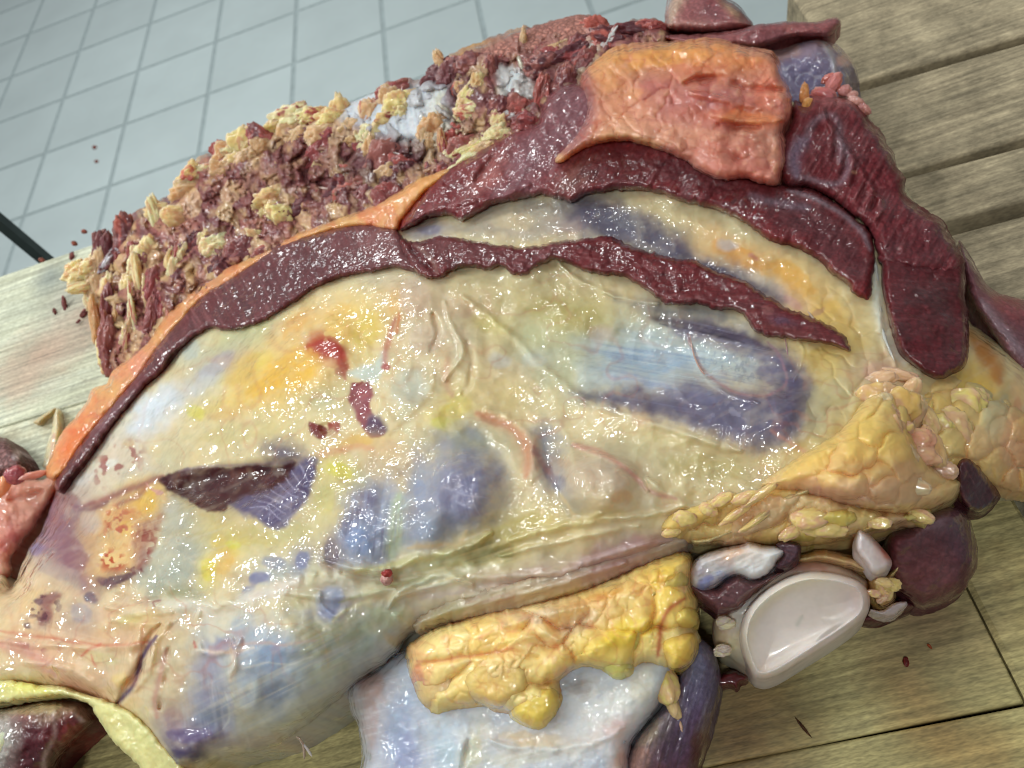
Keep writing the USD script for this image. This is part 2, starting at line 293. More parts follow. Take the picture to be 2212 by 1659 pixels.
def wood(name, c1, c2, c3, stain=(96, 84, 52), dark=.7, rough=.6, bump=.0008, mott=.75, spots=()):
    """Worn wood: broad tone, faint grain lines along x, pores, mottled dirt, stains and knife scratches."""
    nodes = {'g': ('geometry', {}), 'oi': ('object_info', {}),
        'off': ('vector_math', {'math_type': 'scale', 'vector1': (3.1, 7.7, 1.3)}), 'ad': ('vector_math', {'math_type': 'add'}),
        'm1': ('mapping', {'scale': (7., 60., 60.)}), 'n1': ('noise_texture', {'scale': 1., 'detail': 4., 'roughness': .55, 'distortion': .8}),
        'm2': ('mapping', {'scale': (22., 330., 120.)}), 'n2': ('noise_texture', {'scale': 1., 'detail': 3., 'roughness': .6}),
        'm3': ('mapping', {'scale': (190., 850., 400.)}), 'n3': ('noise_texture', {'scale': 1., 'detail': 1.}),
        'n4': ('noise_texture', {'scale': 26., 'detail': 7., 'roughness': .72}),
        'n5': ('noise_texture', {'scale': 7., 'detail': 5., 'roughness': .6, 'distortion': .5}),
        'm6': ('mapping', {'scale': (9., 260., 60.), 'rotation': (0., 0., .7)}), 'n6': ('noise_texture', {'scale': 1., 'detail': 1.}),
        'r': ('rgb_ramp', {'ramp': [(.3, lin(c3)), (.46, lin(c2)), (.6, lin(c1)), (.75, lin(c2))]}),
        'a2': ('map_range', {'from_min': .3, 'from_max': .62, 'to_min': .5 + .5 * dark, 'to_max': 1.03}),
        'a3': ('map_range', {'from_min': .26, 'from_max': .42, 'to_min': dark * .9, 'to_max': 1.}),
        'a4': ('map_range', {'from_min': .3, 'from_max': .62, 'to_min': mott, 'to_max': 1.12}),
        'a6': ('map_range', {'from_min': .22, 'from_max': .30, 'to_min': .5 + .4 * dark, 'to_max': 1.}),
        'st': ('map_range', {'from_min': .56, 'from_max': .70, 'to_min': 0., 'to_max': .75}),
        'k1': ('math', {'math_type': 'multiply'}), 'k2': ('math', {'math_type': 'multiply'}), 'k3': ('math', {'math_type': 'multiply'}),
        'sm': ('mix_color', {'b': lin(stain)}), 'c': ('vector_math', {'math_type': 'scale'}),
        'h': ('math', {'math_type': 'multiply_add', 'value2': .6}), 'b': ('bump', {'strength': 1., 'distance': bump}),
        'p': ('principled_bsdf', {'roughness': rough, 'specular_ior_level': .3})}
    L = [('oi.random', 'off.scale'), ('g.position', 'ad.vector1'), ('off.vector', 'ad.vector2')]
    for i in '1236': L += [('ad.vector', f'm{i}.vector'), (f'm{i}.vector', f'n{i}.vector')]
    L += [('ad.vector', 'n4.vector'), ('ad.vector', 'n5.vector'), ('n1.fac', 'r.fac'), ('n2.fac', 'a2.value'), ('n3.fac', 'a3.value'), ('n4.fac', 'a4.value'), ('n6.fac', 'a6.value'), ('n5.fac', 'st.value'),
          ('a2.result', 'k1.value1'), ('a3.result', 'k1.value2'), ('k1.value', 'k2.value1'), ('a4.result', 'k2.value2'), ('k2.value', 'k3.value1'), ('a6.result', 'k3.value2'),
          ('r.color', 'sm.a'), ('st.result', 'sm.fac'), ('sm.result', 'c.vector1'), ('k3.value', 'c.scale'), ('c.vector', 'p.base_color'),
          ('a3.result', 'h.value1'), ('n2.fac', 'h.value3'), ('h.value', 'b.height'), ('b.normal', 'p.normal')]
    last = 'sm.result'
    for k, (u, v, rad, col, w) in enumerate(spots):       # soaked-in stains and a painted post reflection, ragged by the dirt noise
        c0 = P(u, v, 0.)[0]
        nodes |= {f'sd{k}': ('vector_math', {'math_type': 'distance', 'vector2': c0}), f'se{k}': ('math', {'math_type': 'multiply_add', 'value2': -rad * 1.6}), f'sf{k}': ('map_range', {'from_min': -rad * .1, 'from_max': rad * .55, 'to_min': w, 'to_max': 0.}), f'sx{k}': ('mix_color', {'b': lin(col)})}
        L += [('g.position', f'sd{k}.vector1'), ('n4.fac', f'se{k}.value1'), (f'sd{k}.value', f'se{k}.value3'), (f'se{k}.value', f'sf{k}.value'), (f'sf{k}.result', f'sx{k}.fac'), (last, f'sx{k}.a')]
        last = f'sx{k}.result'
    L = [x for x in L if x != ('sm.result', 'c.vector1')] + [(last, 'c.vector1')]
    return usdkit.material(stage, '/World/Looks/' + name, nodes, L, surface='p.BSDF')
M_board = wood('pale_board_wood', (146, 148, 131), (142, 143, 124), (136, 137, 117), (128, 118, 94), .90, .6, .0002, .80, [(85, 770, .06, (130, 110, 94), .5), (40, 820, .04, (130, 114, 98), .4), (150, 640, .05, (118, 116, 104), .55), (110, 600, .03, (104, 108, 100), .6), (195, 700, .05, (120, 104, 90), .5), (640, 1640, .06, (112, 100, 70), .5)])  # grey diagonal of spots: the steel post's reflection painted into the wood
M_board2 = wood('yellow_board_wood', (136, 127, 87), (131, 122, 82), (124, 115, 76), (108, 90, 54), .90, .6, .0002, .70, [(1965, 1490, .025, (112, 94, 56), .5), (2040, 1600, .03, (110, 92, 56), .5), (1600, 1480, .05, (96, 84, 50), .6), (1980, 1330, .05, (100, 84, 58), .5), (2150, 1640, .02, (112, 94, 58), .4), (1580, 1600, .05, (96, 76, 46), .5)])
M_timber = wood('grey_timber', (142, 130, 106), (135, 124, 101), (125, 115, 94), (92, 84, 68), .95, .85, .0003, .52)
def plain(name, color, rough=.5, var=.1, scale=20., metallic=0.):
    return usdkit.material(stage, '/World/Looks/' + name, {
        'g': ('geometry', {}), 'n': ('noise_texture', {'scale': scale, 'detail': 4., 'roughness': .6}),
        'oi': ('object_info', {}), 'mo': ('map_range', {'to_min': -.04, 'to_max': .04}), 'ad': ('math', {'math_type': 'add'}),
        'm': ('map_range', {'from_min': .3, 'from_max': .7, 'to_min': 1 - var, 'to_max': 1 + var}),
        'c': ('vector_math', {'math_type': 'scale', 'vector1': lin(color)}),
        'p': ('principled_bsdf', {'roughness': rough, 'metallic': metallic})},
        [('g.position', 'n.vector'), ('n.fac', 'm.value'), ('oi.random', 'mo.value'), ('m.result', 'ad.value1'), ('mo.result', 'ad.value2'), ('ad.value', 'c.scale'), ('c.vector', 'p.base_color')], surface='p.BSDF')
M_tile = plain('glazed_tile', (190, 202, 202), .3, .06, 3.)
M_grout = plain('grey_grout', (156, 168, 169), .8, .12, 30.)
M_steel = plain('dark_steel', (60, 68, 66), .35, .15, 40., .7)

# ---------------------------------------------------------------- floor of square tiles
FZ = -.8
fl = UsdGeom.Mesh  # (the floor is one sheet of grout with every tile laid in it as a part)
def slab(x0, x1, y0, y1, z0, z1, ch, rot=0., about=(0, 0), nx=1, ny=1, seed=0, wav=0.):
    """A chamfered slab; nx, ny cuts with wav of unevenness for worn timbers."""
    if nx == 1 and ny == 1:
        a = np.array([[x0 + ch, y0 + ch, z1], [x1 - ch, y0 + ch, z1], [x1 - ch, y1 - ch, z1], [x0 + ch, y1 - ch, z1]])
        b = np.array([[x0, y0, z1 - ch], [x1, y0, z1 - ch], [x1, y1, z1 - ch], [x0, y1, z1 - ch]]); c = b.copy(); c[:, 2] = z0
        V = np.vstack([a, b, c]); Q = [[0, 1, 2, 3], [11, 10, 9, 8]]
        for i in range(4):
            j = (i + 1) % 4; Q += [[4 + i, 4 + j, j, i], [8 + i, 8 + j, 4 + j, 4 + i]]
        m = (V, np.array(Q))
    else:
        prof = [(y0, z0), (y0, z1 - ch)] + [(y0 + ch * (1 - math.cos(q)), z1 - ch * (1 - math.sin(q))) for q in np.linspace(.3, 1.57, 4)]
        prof += [(y, z1) for y in np.linspace(y0 + ch, y1 - ch, ny + 1)[1:-1]]
        prof += [(y1 - ch * (1 - math.cos(q)), z1 - ch * (1 - math.sin(q))) for q in np.linspace(1.57, .3, 4)] + [(y1, z1 - ch), (y1, z0)]
        prof = np.array(prof); k = len(prof)
        xs = np.r_[x0, x0 + ch * .3, np.linspace(x0 + ch, x1 - ch, nx), x1 - ch * .3, x1]
        V = np.array([[x, y, z] for x in xs for y, z in prof])
        ins = np.repeat(np.array([1.] + [.6] + [0.] * nx + [.6] + [1.]), k)
        V[:, 2] -= ins * ch * (V[:, 2] > z0 + 1e-6)
        nn = meshkit.fbm(V * [3, 14, 14] + seed * 5, 3, seed) * 2 - 1; n2 = meshkit.fbm(V * [6, 30, 9] + seed * 9, 3, seed + 3) * 2 - 1
        top = V[:, 2] > z0 + 1e-6; V[top, 2] += wav * nn[top]
        edge = np.minimum(np.abs(V[:, 1] - y0), np.abs(V[:, 1] - y1)) < ch * 1.01
        V[edge, 1] += wav * 2.2 * n2[edge]
        Q = []
        for i in range(len(xs) - 1):
            for j in range(k):
                jj = (j + 1) % k; Q.append([i * k + j, (i + 1) * k + j, (i + 1) * k + jj, i * k + jj])
        T = np.array(Q); T = np.vstack([T[:, [0, 1, 2]], T[:, [0, 2, 3]]])
        caps = []
        for i, rev in ((0, False), (len(xs) - 1, True)):
            tr = np.array([[i * k, i * k + j, i * k + j + 1] for j in range(1, k - 1)]); caps.append(tr[:, ::-1] if rev else tr)
        m = (V, np.vstack([T] + caps))
        m = (m[0], trimesh.Trimesh(*m, process=False).faces)
    V = np.array(m[0], float)
    if rot:
        c, s = math.cos(rot), math.sin(rot); d = V[:, :2] - about; V[:, :2] = np.array(about) + np.stack([d[:, 0] * c - d[:, 1] * s, d[:, 0] * s + d[:, 1] * c], 1)
    return V, m[1]
FR = math.radians(-2.2); FA = (-1.09, 2.23)
floor = obj('floor', slab(-6, 5, -2, 8, FZ - .03, FZ, .002), M_grout, None, False, kind='structure')
for i in range(-5, 6):
    for j in range(-2, 7):
        x0, y0 = -1.09 + .345 * i, 2.225 + .345 * j
        obj('tile', slab(x0 + .008, x0 + .337, y0 + .008, y0 + .337, FZ + .0005, FZ + .003, .001, FR, FA), M_tile, floor, False)

# ---------------------------------------------------------------- chopping board and the timber bench beside it
BR = math.radians(-1.8); BA = (.2, .05)
board = thing('chopping_board', 'pale yellow wooden chopping board of wide planks, scarred and stained, under the meat', 'chopping board')
seams = [-.30, .043, .285, .51, .775]
for k in range(4):
    obj('plank', slab(-1.35, .181, seams[k] + .0006, seams[k + 1] - .0006, -.06, 0, .0022, BR, BA, 60, 14, k + 1, .0006), M_board2 if k < 2 else M_board, board, 40)
obj('end_cap', (lambda m: m)(slab(.1822, .236, -.30, .775, -.06, .0012, .003, BR, BA)), M_board2, board, 30, label='narrow plank closing the right end of the board')
bench = thing('timber_bench', 'weathered grey bench of thick timbers at the right behind the meat', 'bench')
for k, (a, b, dz) in enumerate([(.10, .26, -.012), (.263, .401, -.004), (.412, .472, -.003), (.480, .600, .002), (.608, .80, .004)]):
    obj('timber', slab(.285 + .006 * k, 1.3, a, b, -.07, dz, .0045, math.radians(-4), (.33, .5), 70, 10, k + 11, .0022), M_timber, bench, 40)

# ---------------------------------------------------------------- the shoulder of beef: one big piece, its parts lie on the surface S
S = zf([(130,1040,.05),(60,1180,.06),(270,790,.055),(500,560,.07),(700,490,.085),(860,480,.095),(1150,310,.115),(1400,95,.125),(1690,130,.115),(1900,290,.085),(2090,560,.07),(2300,830,.05),
        (300,1000,.075),(600,750,.10),(900,620,.105),(900,800,.12),(1200,900,.115),(1200,620,.10),(1500,650,.095),(1500,820,.105),(1800,700,.10),(2000,900,.10),(2150,950,.085),(2130,1080,.06),
        (500,1100,.115),(900,1100,.13),(1300,1100,.135),(1600,1020,.13),(1850,1000,.135),(1900,1100,.115),(600,1350,.135),(400,1250,.115),(150,1250,.085),(-60,1400,.07),(200,1490,.085),(400,1620,.09),
        (560,1600,.085),(720,1500,.095),(850,1390,.105),(1100,1330,.105),(1250,1220,.115),(1480,1190,.10),(1700,1160,.10),(1600,400,.10),(1500,250,.12)])
beef = thing('beef_shoulder', 'large skinned beef shoulder with yellow fat, bluish membrane and dark red cut edges', 'meat')
body = [(-120,1290),(0,1240),(25,1270),(60,1190),(92,1140),(118,1060),(150,1010),(200,930),(262,850),(340,770),(400,700),(470,640),(560,580),(640,530),(760,490),(860,462),(960,420),(1060,360),(1160,320),(1240,240),(1330,150),(1430,110),(1560,105),(1660,130),(1700,180),
        (1760,240),(1850,270),(1920,360),(2010,480),(2075,590),(2090,680),(2130,720),(2212,770),(2330,860),(2330,1060),(2212,1072),(2160,1060),(2115,1045),(2085,1030),(2078,1050),(2050,1090),(1990,1110),(1940,1118),(1890,1140),(1800,1160),(1700,1170),(1600,1175),(1500,1185),(1440,1205),(1340,1245),(1200,1290),(1060,1330),(960,1350),(895,1370),(860,1410),(815,1445),
        (765,1480),(735,1510),(690,1545),(640,1585),(590,1615),(540,1628),(480,1640),(430,1670),(370,1690),(330,1640),(290,1580),(240,1535),(190,1508),(120,1495),(60,1488),(0,1500),(-120,1520)]
YEL, CRM, PAL, PCH, OLV = (228,192,112), (224,206,164), (206,200,158), (222,190,152), (200,194,142)
BLU, PUR, SIL, DKP, MAR, RED, PNK = (152,158,172), (118,112,136), (190,198,206), (84,74,98), (78,44,50), (160,56,52), (208,150,132)
b, p, s = 'b', 'p', 's'
def xf(ops, k, ox, oy):
    """Marks noted in the frame of an enlarged view, brought back to the whole picture."""
    pt = lambda q: [(x * k + ox, y * k + oy) for x, y in q]
    out = []
    for o in ops:
        if o[0] == 'b': o = ('b', o[1] * k + ox, o[2] * k + oy, o[3] * k, o[4] * k) + o[5:]
        elif o[0] in 'ps': o = (o[0], pt(o[1]), o[2] * k) + o[3:]
        elif o[0] == 'k' and len(o) > 8: o = o[:1] + (o[1] * k,) + o[2:8] + (xf([o[8]], k, ox, oy)[0],)
        elif o[0] in 'mF': o = (o[0], xf([o[1]], k, ox, oy)[0]) + o[2:]
        out.append(o)
    return out
skin = [('n', 170, (222,198,150), .7, .0), ('n', 90, (204,200,172), .6, .08), ('n', 60, (220,184,150), .5, .12), ('n', 40, (230,216,182), .5, .1)]
skin += xf([ # right half
 (b,120,500,200,130,10,(188,184,136),.85),(b,70,420,160,90,8,(180,170,112),.8),(b,700,1130,300,90,6,(188,172,120),.85),(b,300,1080,190,90,0,(204,194,152),.85),(b,150,1190,190,120,0,(198,180,156),.85),(b,560,1010,220,40,8,(212,198,150),.8),
 (b,1250,640,130,110,0,(220,188,112),.9),(b,1370,560,120,70,-40,(224,196,132),.85),(b,1250,420,230,120,25,(226,188,112),.9),(b,1100,230,170,80,30,(228,178,104),.95),(b,850,130,190,60,30,(226,168,98),.95),(b,1250,1010,200,80,-20,(218,186,122),.85),(b,1500,900,150,130,0,(234,188,94),.8),(b,1330,760,90,90,0,(210,196,150),.8),
 (b,1980,820,230,220,0,(226,186,112),.9),(b,1950,800,150,120,0,(232,190,98),.95),(p,[(1950,480),(2030,550),(2110,700),(2080,720),(2000,640),(1950,560)],30,(192,120,54),.9),(b,2125,880,46,120,-6,(190,182,152),.85),(b,2030,980,70,60,0,(204,186,142),.8),(b,2190,870,30,130,0,(220,160,122),.8),(b,2080,1120,190,120,0,(220,178,124),.9),(b,1800,880,60,150,0,(222,178,128),.7),
 (b,800,80,60,40,20,(204,194,188),.85),(p,[(860,190),(1000,240),(1090,330),(1010,320),(890,255)],24,(212,198,180),.9),(b,920,140,34,16,20,(204,138,120),.8),(b,1110,345,70,34,25,(220,172,158),.85),(b,1230,395,40,14,-20,(196,150,120),.7),
 (s,[(1500,180),(1510,320),(1530,420),(1580,560),(1640,640)],30,(216,210,192),.9),(b,1520,690,110,60,0,(220,174,150),.85),(b,1710,680,70,50,0,(224,208,172),.8),
 (p,[(100,600),(180,480),(350,440),(560,470),(800,560),(960,620),(1000,700),(900,710),(700,700),(500,745),(350,765),(200,765),(90,700)],70,(188,202,204),.95),(b,420,630,280,60,12,(166,188,212),.8),(b,250,520,120,50,10,(196,204,196),.8),(b,380,720,200,30,8,(176,190,214),.7),
 (p,[(560,440),(820,470),(1000,540),(1100,600),(1190,720),(1212,830),(1190,930),(1100,1010),(950,1042),(750,1000),(600,945),(500,905),(300,860),(100,800),(50,770),(200,765),(500,780),(700,765),(900,785),(1040,740),(980,640),(800,560),(600,500)],40,(104,98,126),.97),
 (p,[(260,340),(500,350),(820,400),(900,480),(700,450),(400,420)],40,(124,128,138),.85),(s,[(440,425),(700,470),(900,530),(1010,575)],24,(84,72,92),.8),(s,[(480,455),(750,510),(880,545)],7,(66,56,72),.7),(b,640,790,190,50,5,(134,134,164),.7),(b,850,900,220,90,5,(122,118,144),.6),('m',(b,850,900,250,90,5,0),14,(160,156,178),.55,.2),(b,1150,800,60,120,0,(100,88,110),.7),(b,1240,870,70,150,0,(186,176,140),.7),(b,1000,700,90,60,20,(110,104,136),.7),
 ('m',(b,850,640,260,90,14,0),8,(120,126,150),.35,.1),(s,[(620,500),(640,590),(690,680),(800,760),(900,800),(1010,790)],9,(172,132,132),.8),(s,[(990,530),(1060,620),(1075,730),(1000,790)],8,(170,132,142),.75),(s,[(520,400),(530,500),(470,640)],6,(176,170,170),.5),
 (s,[(60,1030),(200,1080),(330,1160),(420,1240),(560,1290)],13,(206,150,132),.8),(p,[(140,1560),(350,1470),(520,1450),(640,1500),(520,1570),(300,1650),(100,1690)],36,(194,152,156),.9),(b,1200,1150,50,30,0,(180,110,110),.6),(s,[(1010,960),(1200,1080),(1330,1130)],12,(212,150,126),.5),
],.4543,1207,493.7)
skin += xf([ # middle
 (b,1560,200,370,120,5,(206,190,148),.85),(b,1850,310,280,80,10,(192,178,120),.8),(b,1480,370,120,60,20,(208,192,122),.8),(b,1690,430,100,90,40,(204,202,160),.8),(b,1330,290,110,60,0,(206,182,150),.8),(b,1760,560,170,130,20,(188,192,160),.85),(b,1690,520,70,50,0,(196,206,200),.8),
 (b,300,420,220,70,-30,(206,202,152),.85),(b,330,560,180,80,-30,(222,206,124),.9),(b,180,545,140,46,-35,(174,168,174),.85),(b,60,480,70,50,-30,(188,196,188),.8),(b,560,700,200,90,-10,(224,204,144),.85),(b,660,700,120,60,0,(204,200,166),.8),(b,240,750,160,50,-10,(220,200,132),.85),(b,330,860,270,60,-8,(212,196,142),.8),(b,90,775,56,40,0,(222,210,112),.9),
 (b,540,560,190,120,-25,(236,190,98),.98),(b,430,640,170,60,-25,(232,186,92),.9),(b,640,330,140,80,-20,(236,206,152),.9),(b,790,350,130,120,0,(234,194,118),.9),(b,890,390,90,110,0,(228,200,112),.9),(b,1030,260,44,80,10,(232,188,108),.9),(b,950,140,120,40,0,(220,206,174),.8),(b,1130,230,120,110,0,(216,190,166),.85),(b,1190,430,140,90,0,(212,190,166),.8),(b,560,360,90,50,-40,(230,180,110),.8),
 (b,1560,600,190,130,0,(212,194,158),.75),(b,1540,690,160,80,20,(220,198,142),.8),(b,1290,770,140,80,-40,(222,204,120),.9),(b,1220,830,60,36,-30,(222,214,112),.85),(b,1420,640,110,110,0,(216,194,152),.6),(b,1530,520,60,40,0,(206,204,196),.6),(s,[(1280,520),(1270,640),(1300,700)],16,(214,170,142),.6),
 (p,[(1060,590),(1180,575),(1195,680),(1090,745),(1025,690)],50,(204,206,190),.85),(s,[(1215,590),(1195,690),(1100,790),(1000,880)],14,(186,160,110),.5),
 ('m',(b,705,480,120,80,25,0),16,(186,58,48),.95,-.35),(p,[(610,460),(690,428),(745,432),(795,480),(805,545),(770,560),(740,520),(700,490),(640,488)],16,(184,66,56),.9),(b,765,570,34,44,0,(178,96,84),.7),(s,[(700,470),(760,540),(790,620)],12,(190,90,78),.6),(p,[(930,540),(990,480),(1000,540),(970,600),(920,645),(850,605),(800,580),(870,560)],18,(204,212,202),.9),(s,[(1030,330),(1000,430),(985,520),(990,570)],15,(200,120,106),.7),(s,[(1050,300),(1040,400)],8,(216,120,70),.7),(b,990,560,20,24,0,(180,90,90),.8),
 (p,[(820,630),(860,640),(905,640),(922,700),(912,760),(962,820),(962,870),(910,885),(870,835),(830,765),(800,700)],14,(160,78,92),.97),(b,930,835,60,56,0,(104,88,114),.9),(b,842,634,34,12,0,(150,46,54),.9),(b,870,690,34,40,0,(190,110,120),.6),
 (p,[(615,818),(680,830),(692,872),(650,886)],10,(138,38,42),.97),(p,[(700,820),(752,815),(742,862),(708,884)],10,(172,74,70),.95),(b,716,880,32,40,0,(206,182,144),.8),(s,[(660,985),(760,955),(850,932),(920,945)],24,(222,166,134),.85),(b,835,905,110,36,-5,(226,186,112),.85),
 (b,960,1045,170,70,-10,(212,188,152),.85),(b,1390,920,150,80,0,(172,172,148),.9),
 (p,[(1150,980),(1300,900),(1420,920),(1505,1040),(1495,1150),(1440,1300),(1330,1370),(1140,1395),(1070,1330),(1100,1150)],90,(158,162,178),.95),(p,[(1320,1000),(1430,985),(1495,1060),(1475,1160),(1430,1285),(1300,1300),(1250,1180),(1270,1070)],60,(132,132,162),.9),(b,1190,1330,120,60,-10,(160,170,188),.85),(b,1150,1170,50,110,5,(156,166,194),.8),(b,1330,1150,70,90,0,(130,130,158),.5),(s,[(1260,1130),(1380,1170),(1460,1180)],5,(176,172,190),.6),(s,[(1400,1040),(1390,1180),(1440,1270)],4,(176,172,190),.5),
 (p,[(790,1180),(900,1105),(1040,1120),(1085,1200),(1065,1400),(900,1475),(750,1490),(760,1330)],70,(160,168,190),.95),(p,[(800,1210),(880,1130),(940,1180),(860,1310),(780,1340)],40,(124,116,150),.85),(b,860,1380,90,80,10,(140,160,198),.85),(s,[(1045,1170),(1035,1300),(1010,1450)],38,(190,200,162),.85),(b,715,1430,50,70,0,(104,84,110),.9),
 (b,760,1060,90,56,20,(222,212,88),.95),(b,700,1190,60,90,0,(212,200,132),.9),
 (p,[(1690,850),(1760,830),(1800,930),(1840,1100),(1890,1230),(1800,1210),(1740,1090),(1680,960)],60,(146,148,162),.9),(b,1760,1060,36,46,0,(108,98,122),.9),(b,1805,1105,44,44,0,(118,124,154),.8),(s,[(1420,780),(1550,830),(1630,900),(1660,980),(1650,1070)],30,(206,146,114),.85),(s,[(1680,940),(1720,1000),(1760,1060)],18,(160,110,112),.75),(b,1860,1230,60,50,0,(150,146,144),.7),
 (b,2010,1080,200,120,0,(204,186,162),.85),(s,[(1870,920),(2000,960),(2100,1030),(2200,1110)],12,(212,160,142),.8),(b,2100,1180,60,40,0,(206,160,110),.5),
 (b,1600,1330,260,80,-20,(206,188,120),.9),(b,1440,1440,190,60,-12,(158,152,104),.95),(b,1280,1480,160,40,-5,(188,188,142),.85),(b,1050,1565,260,50,0,(192,202,170),.9),(b,1260,1610,170,50,-10,(204,184,176),.85),(b,1620,1560,240,60,-14,(206,178,162),.85),(b,1920,1500,210,60,-20,(196,160,152),.8),(s,[(1500,1410),(1800,1310),(2100,1250)],34,(208,188,124),.7),(s,[(1090,1420),(1230,1400),(1330,1400),(1370,1340)],14,(214,190,150),.8),(s,[(1800,1150),(1870,1260),(1850,1320)],9,(210,186,140),.7),
],.4564,384,537.6)
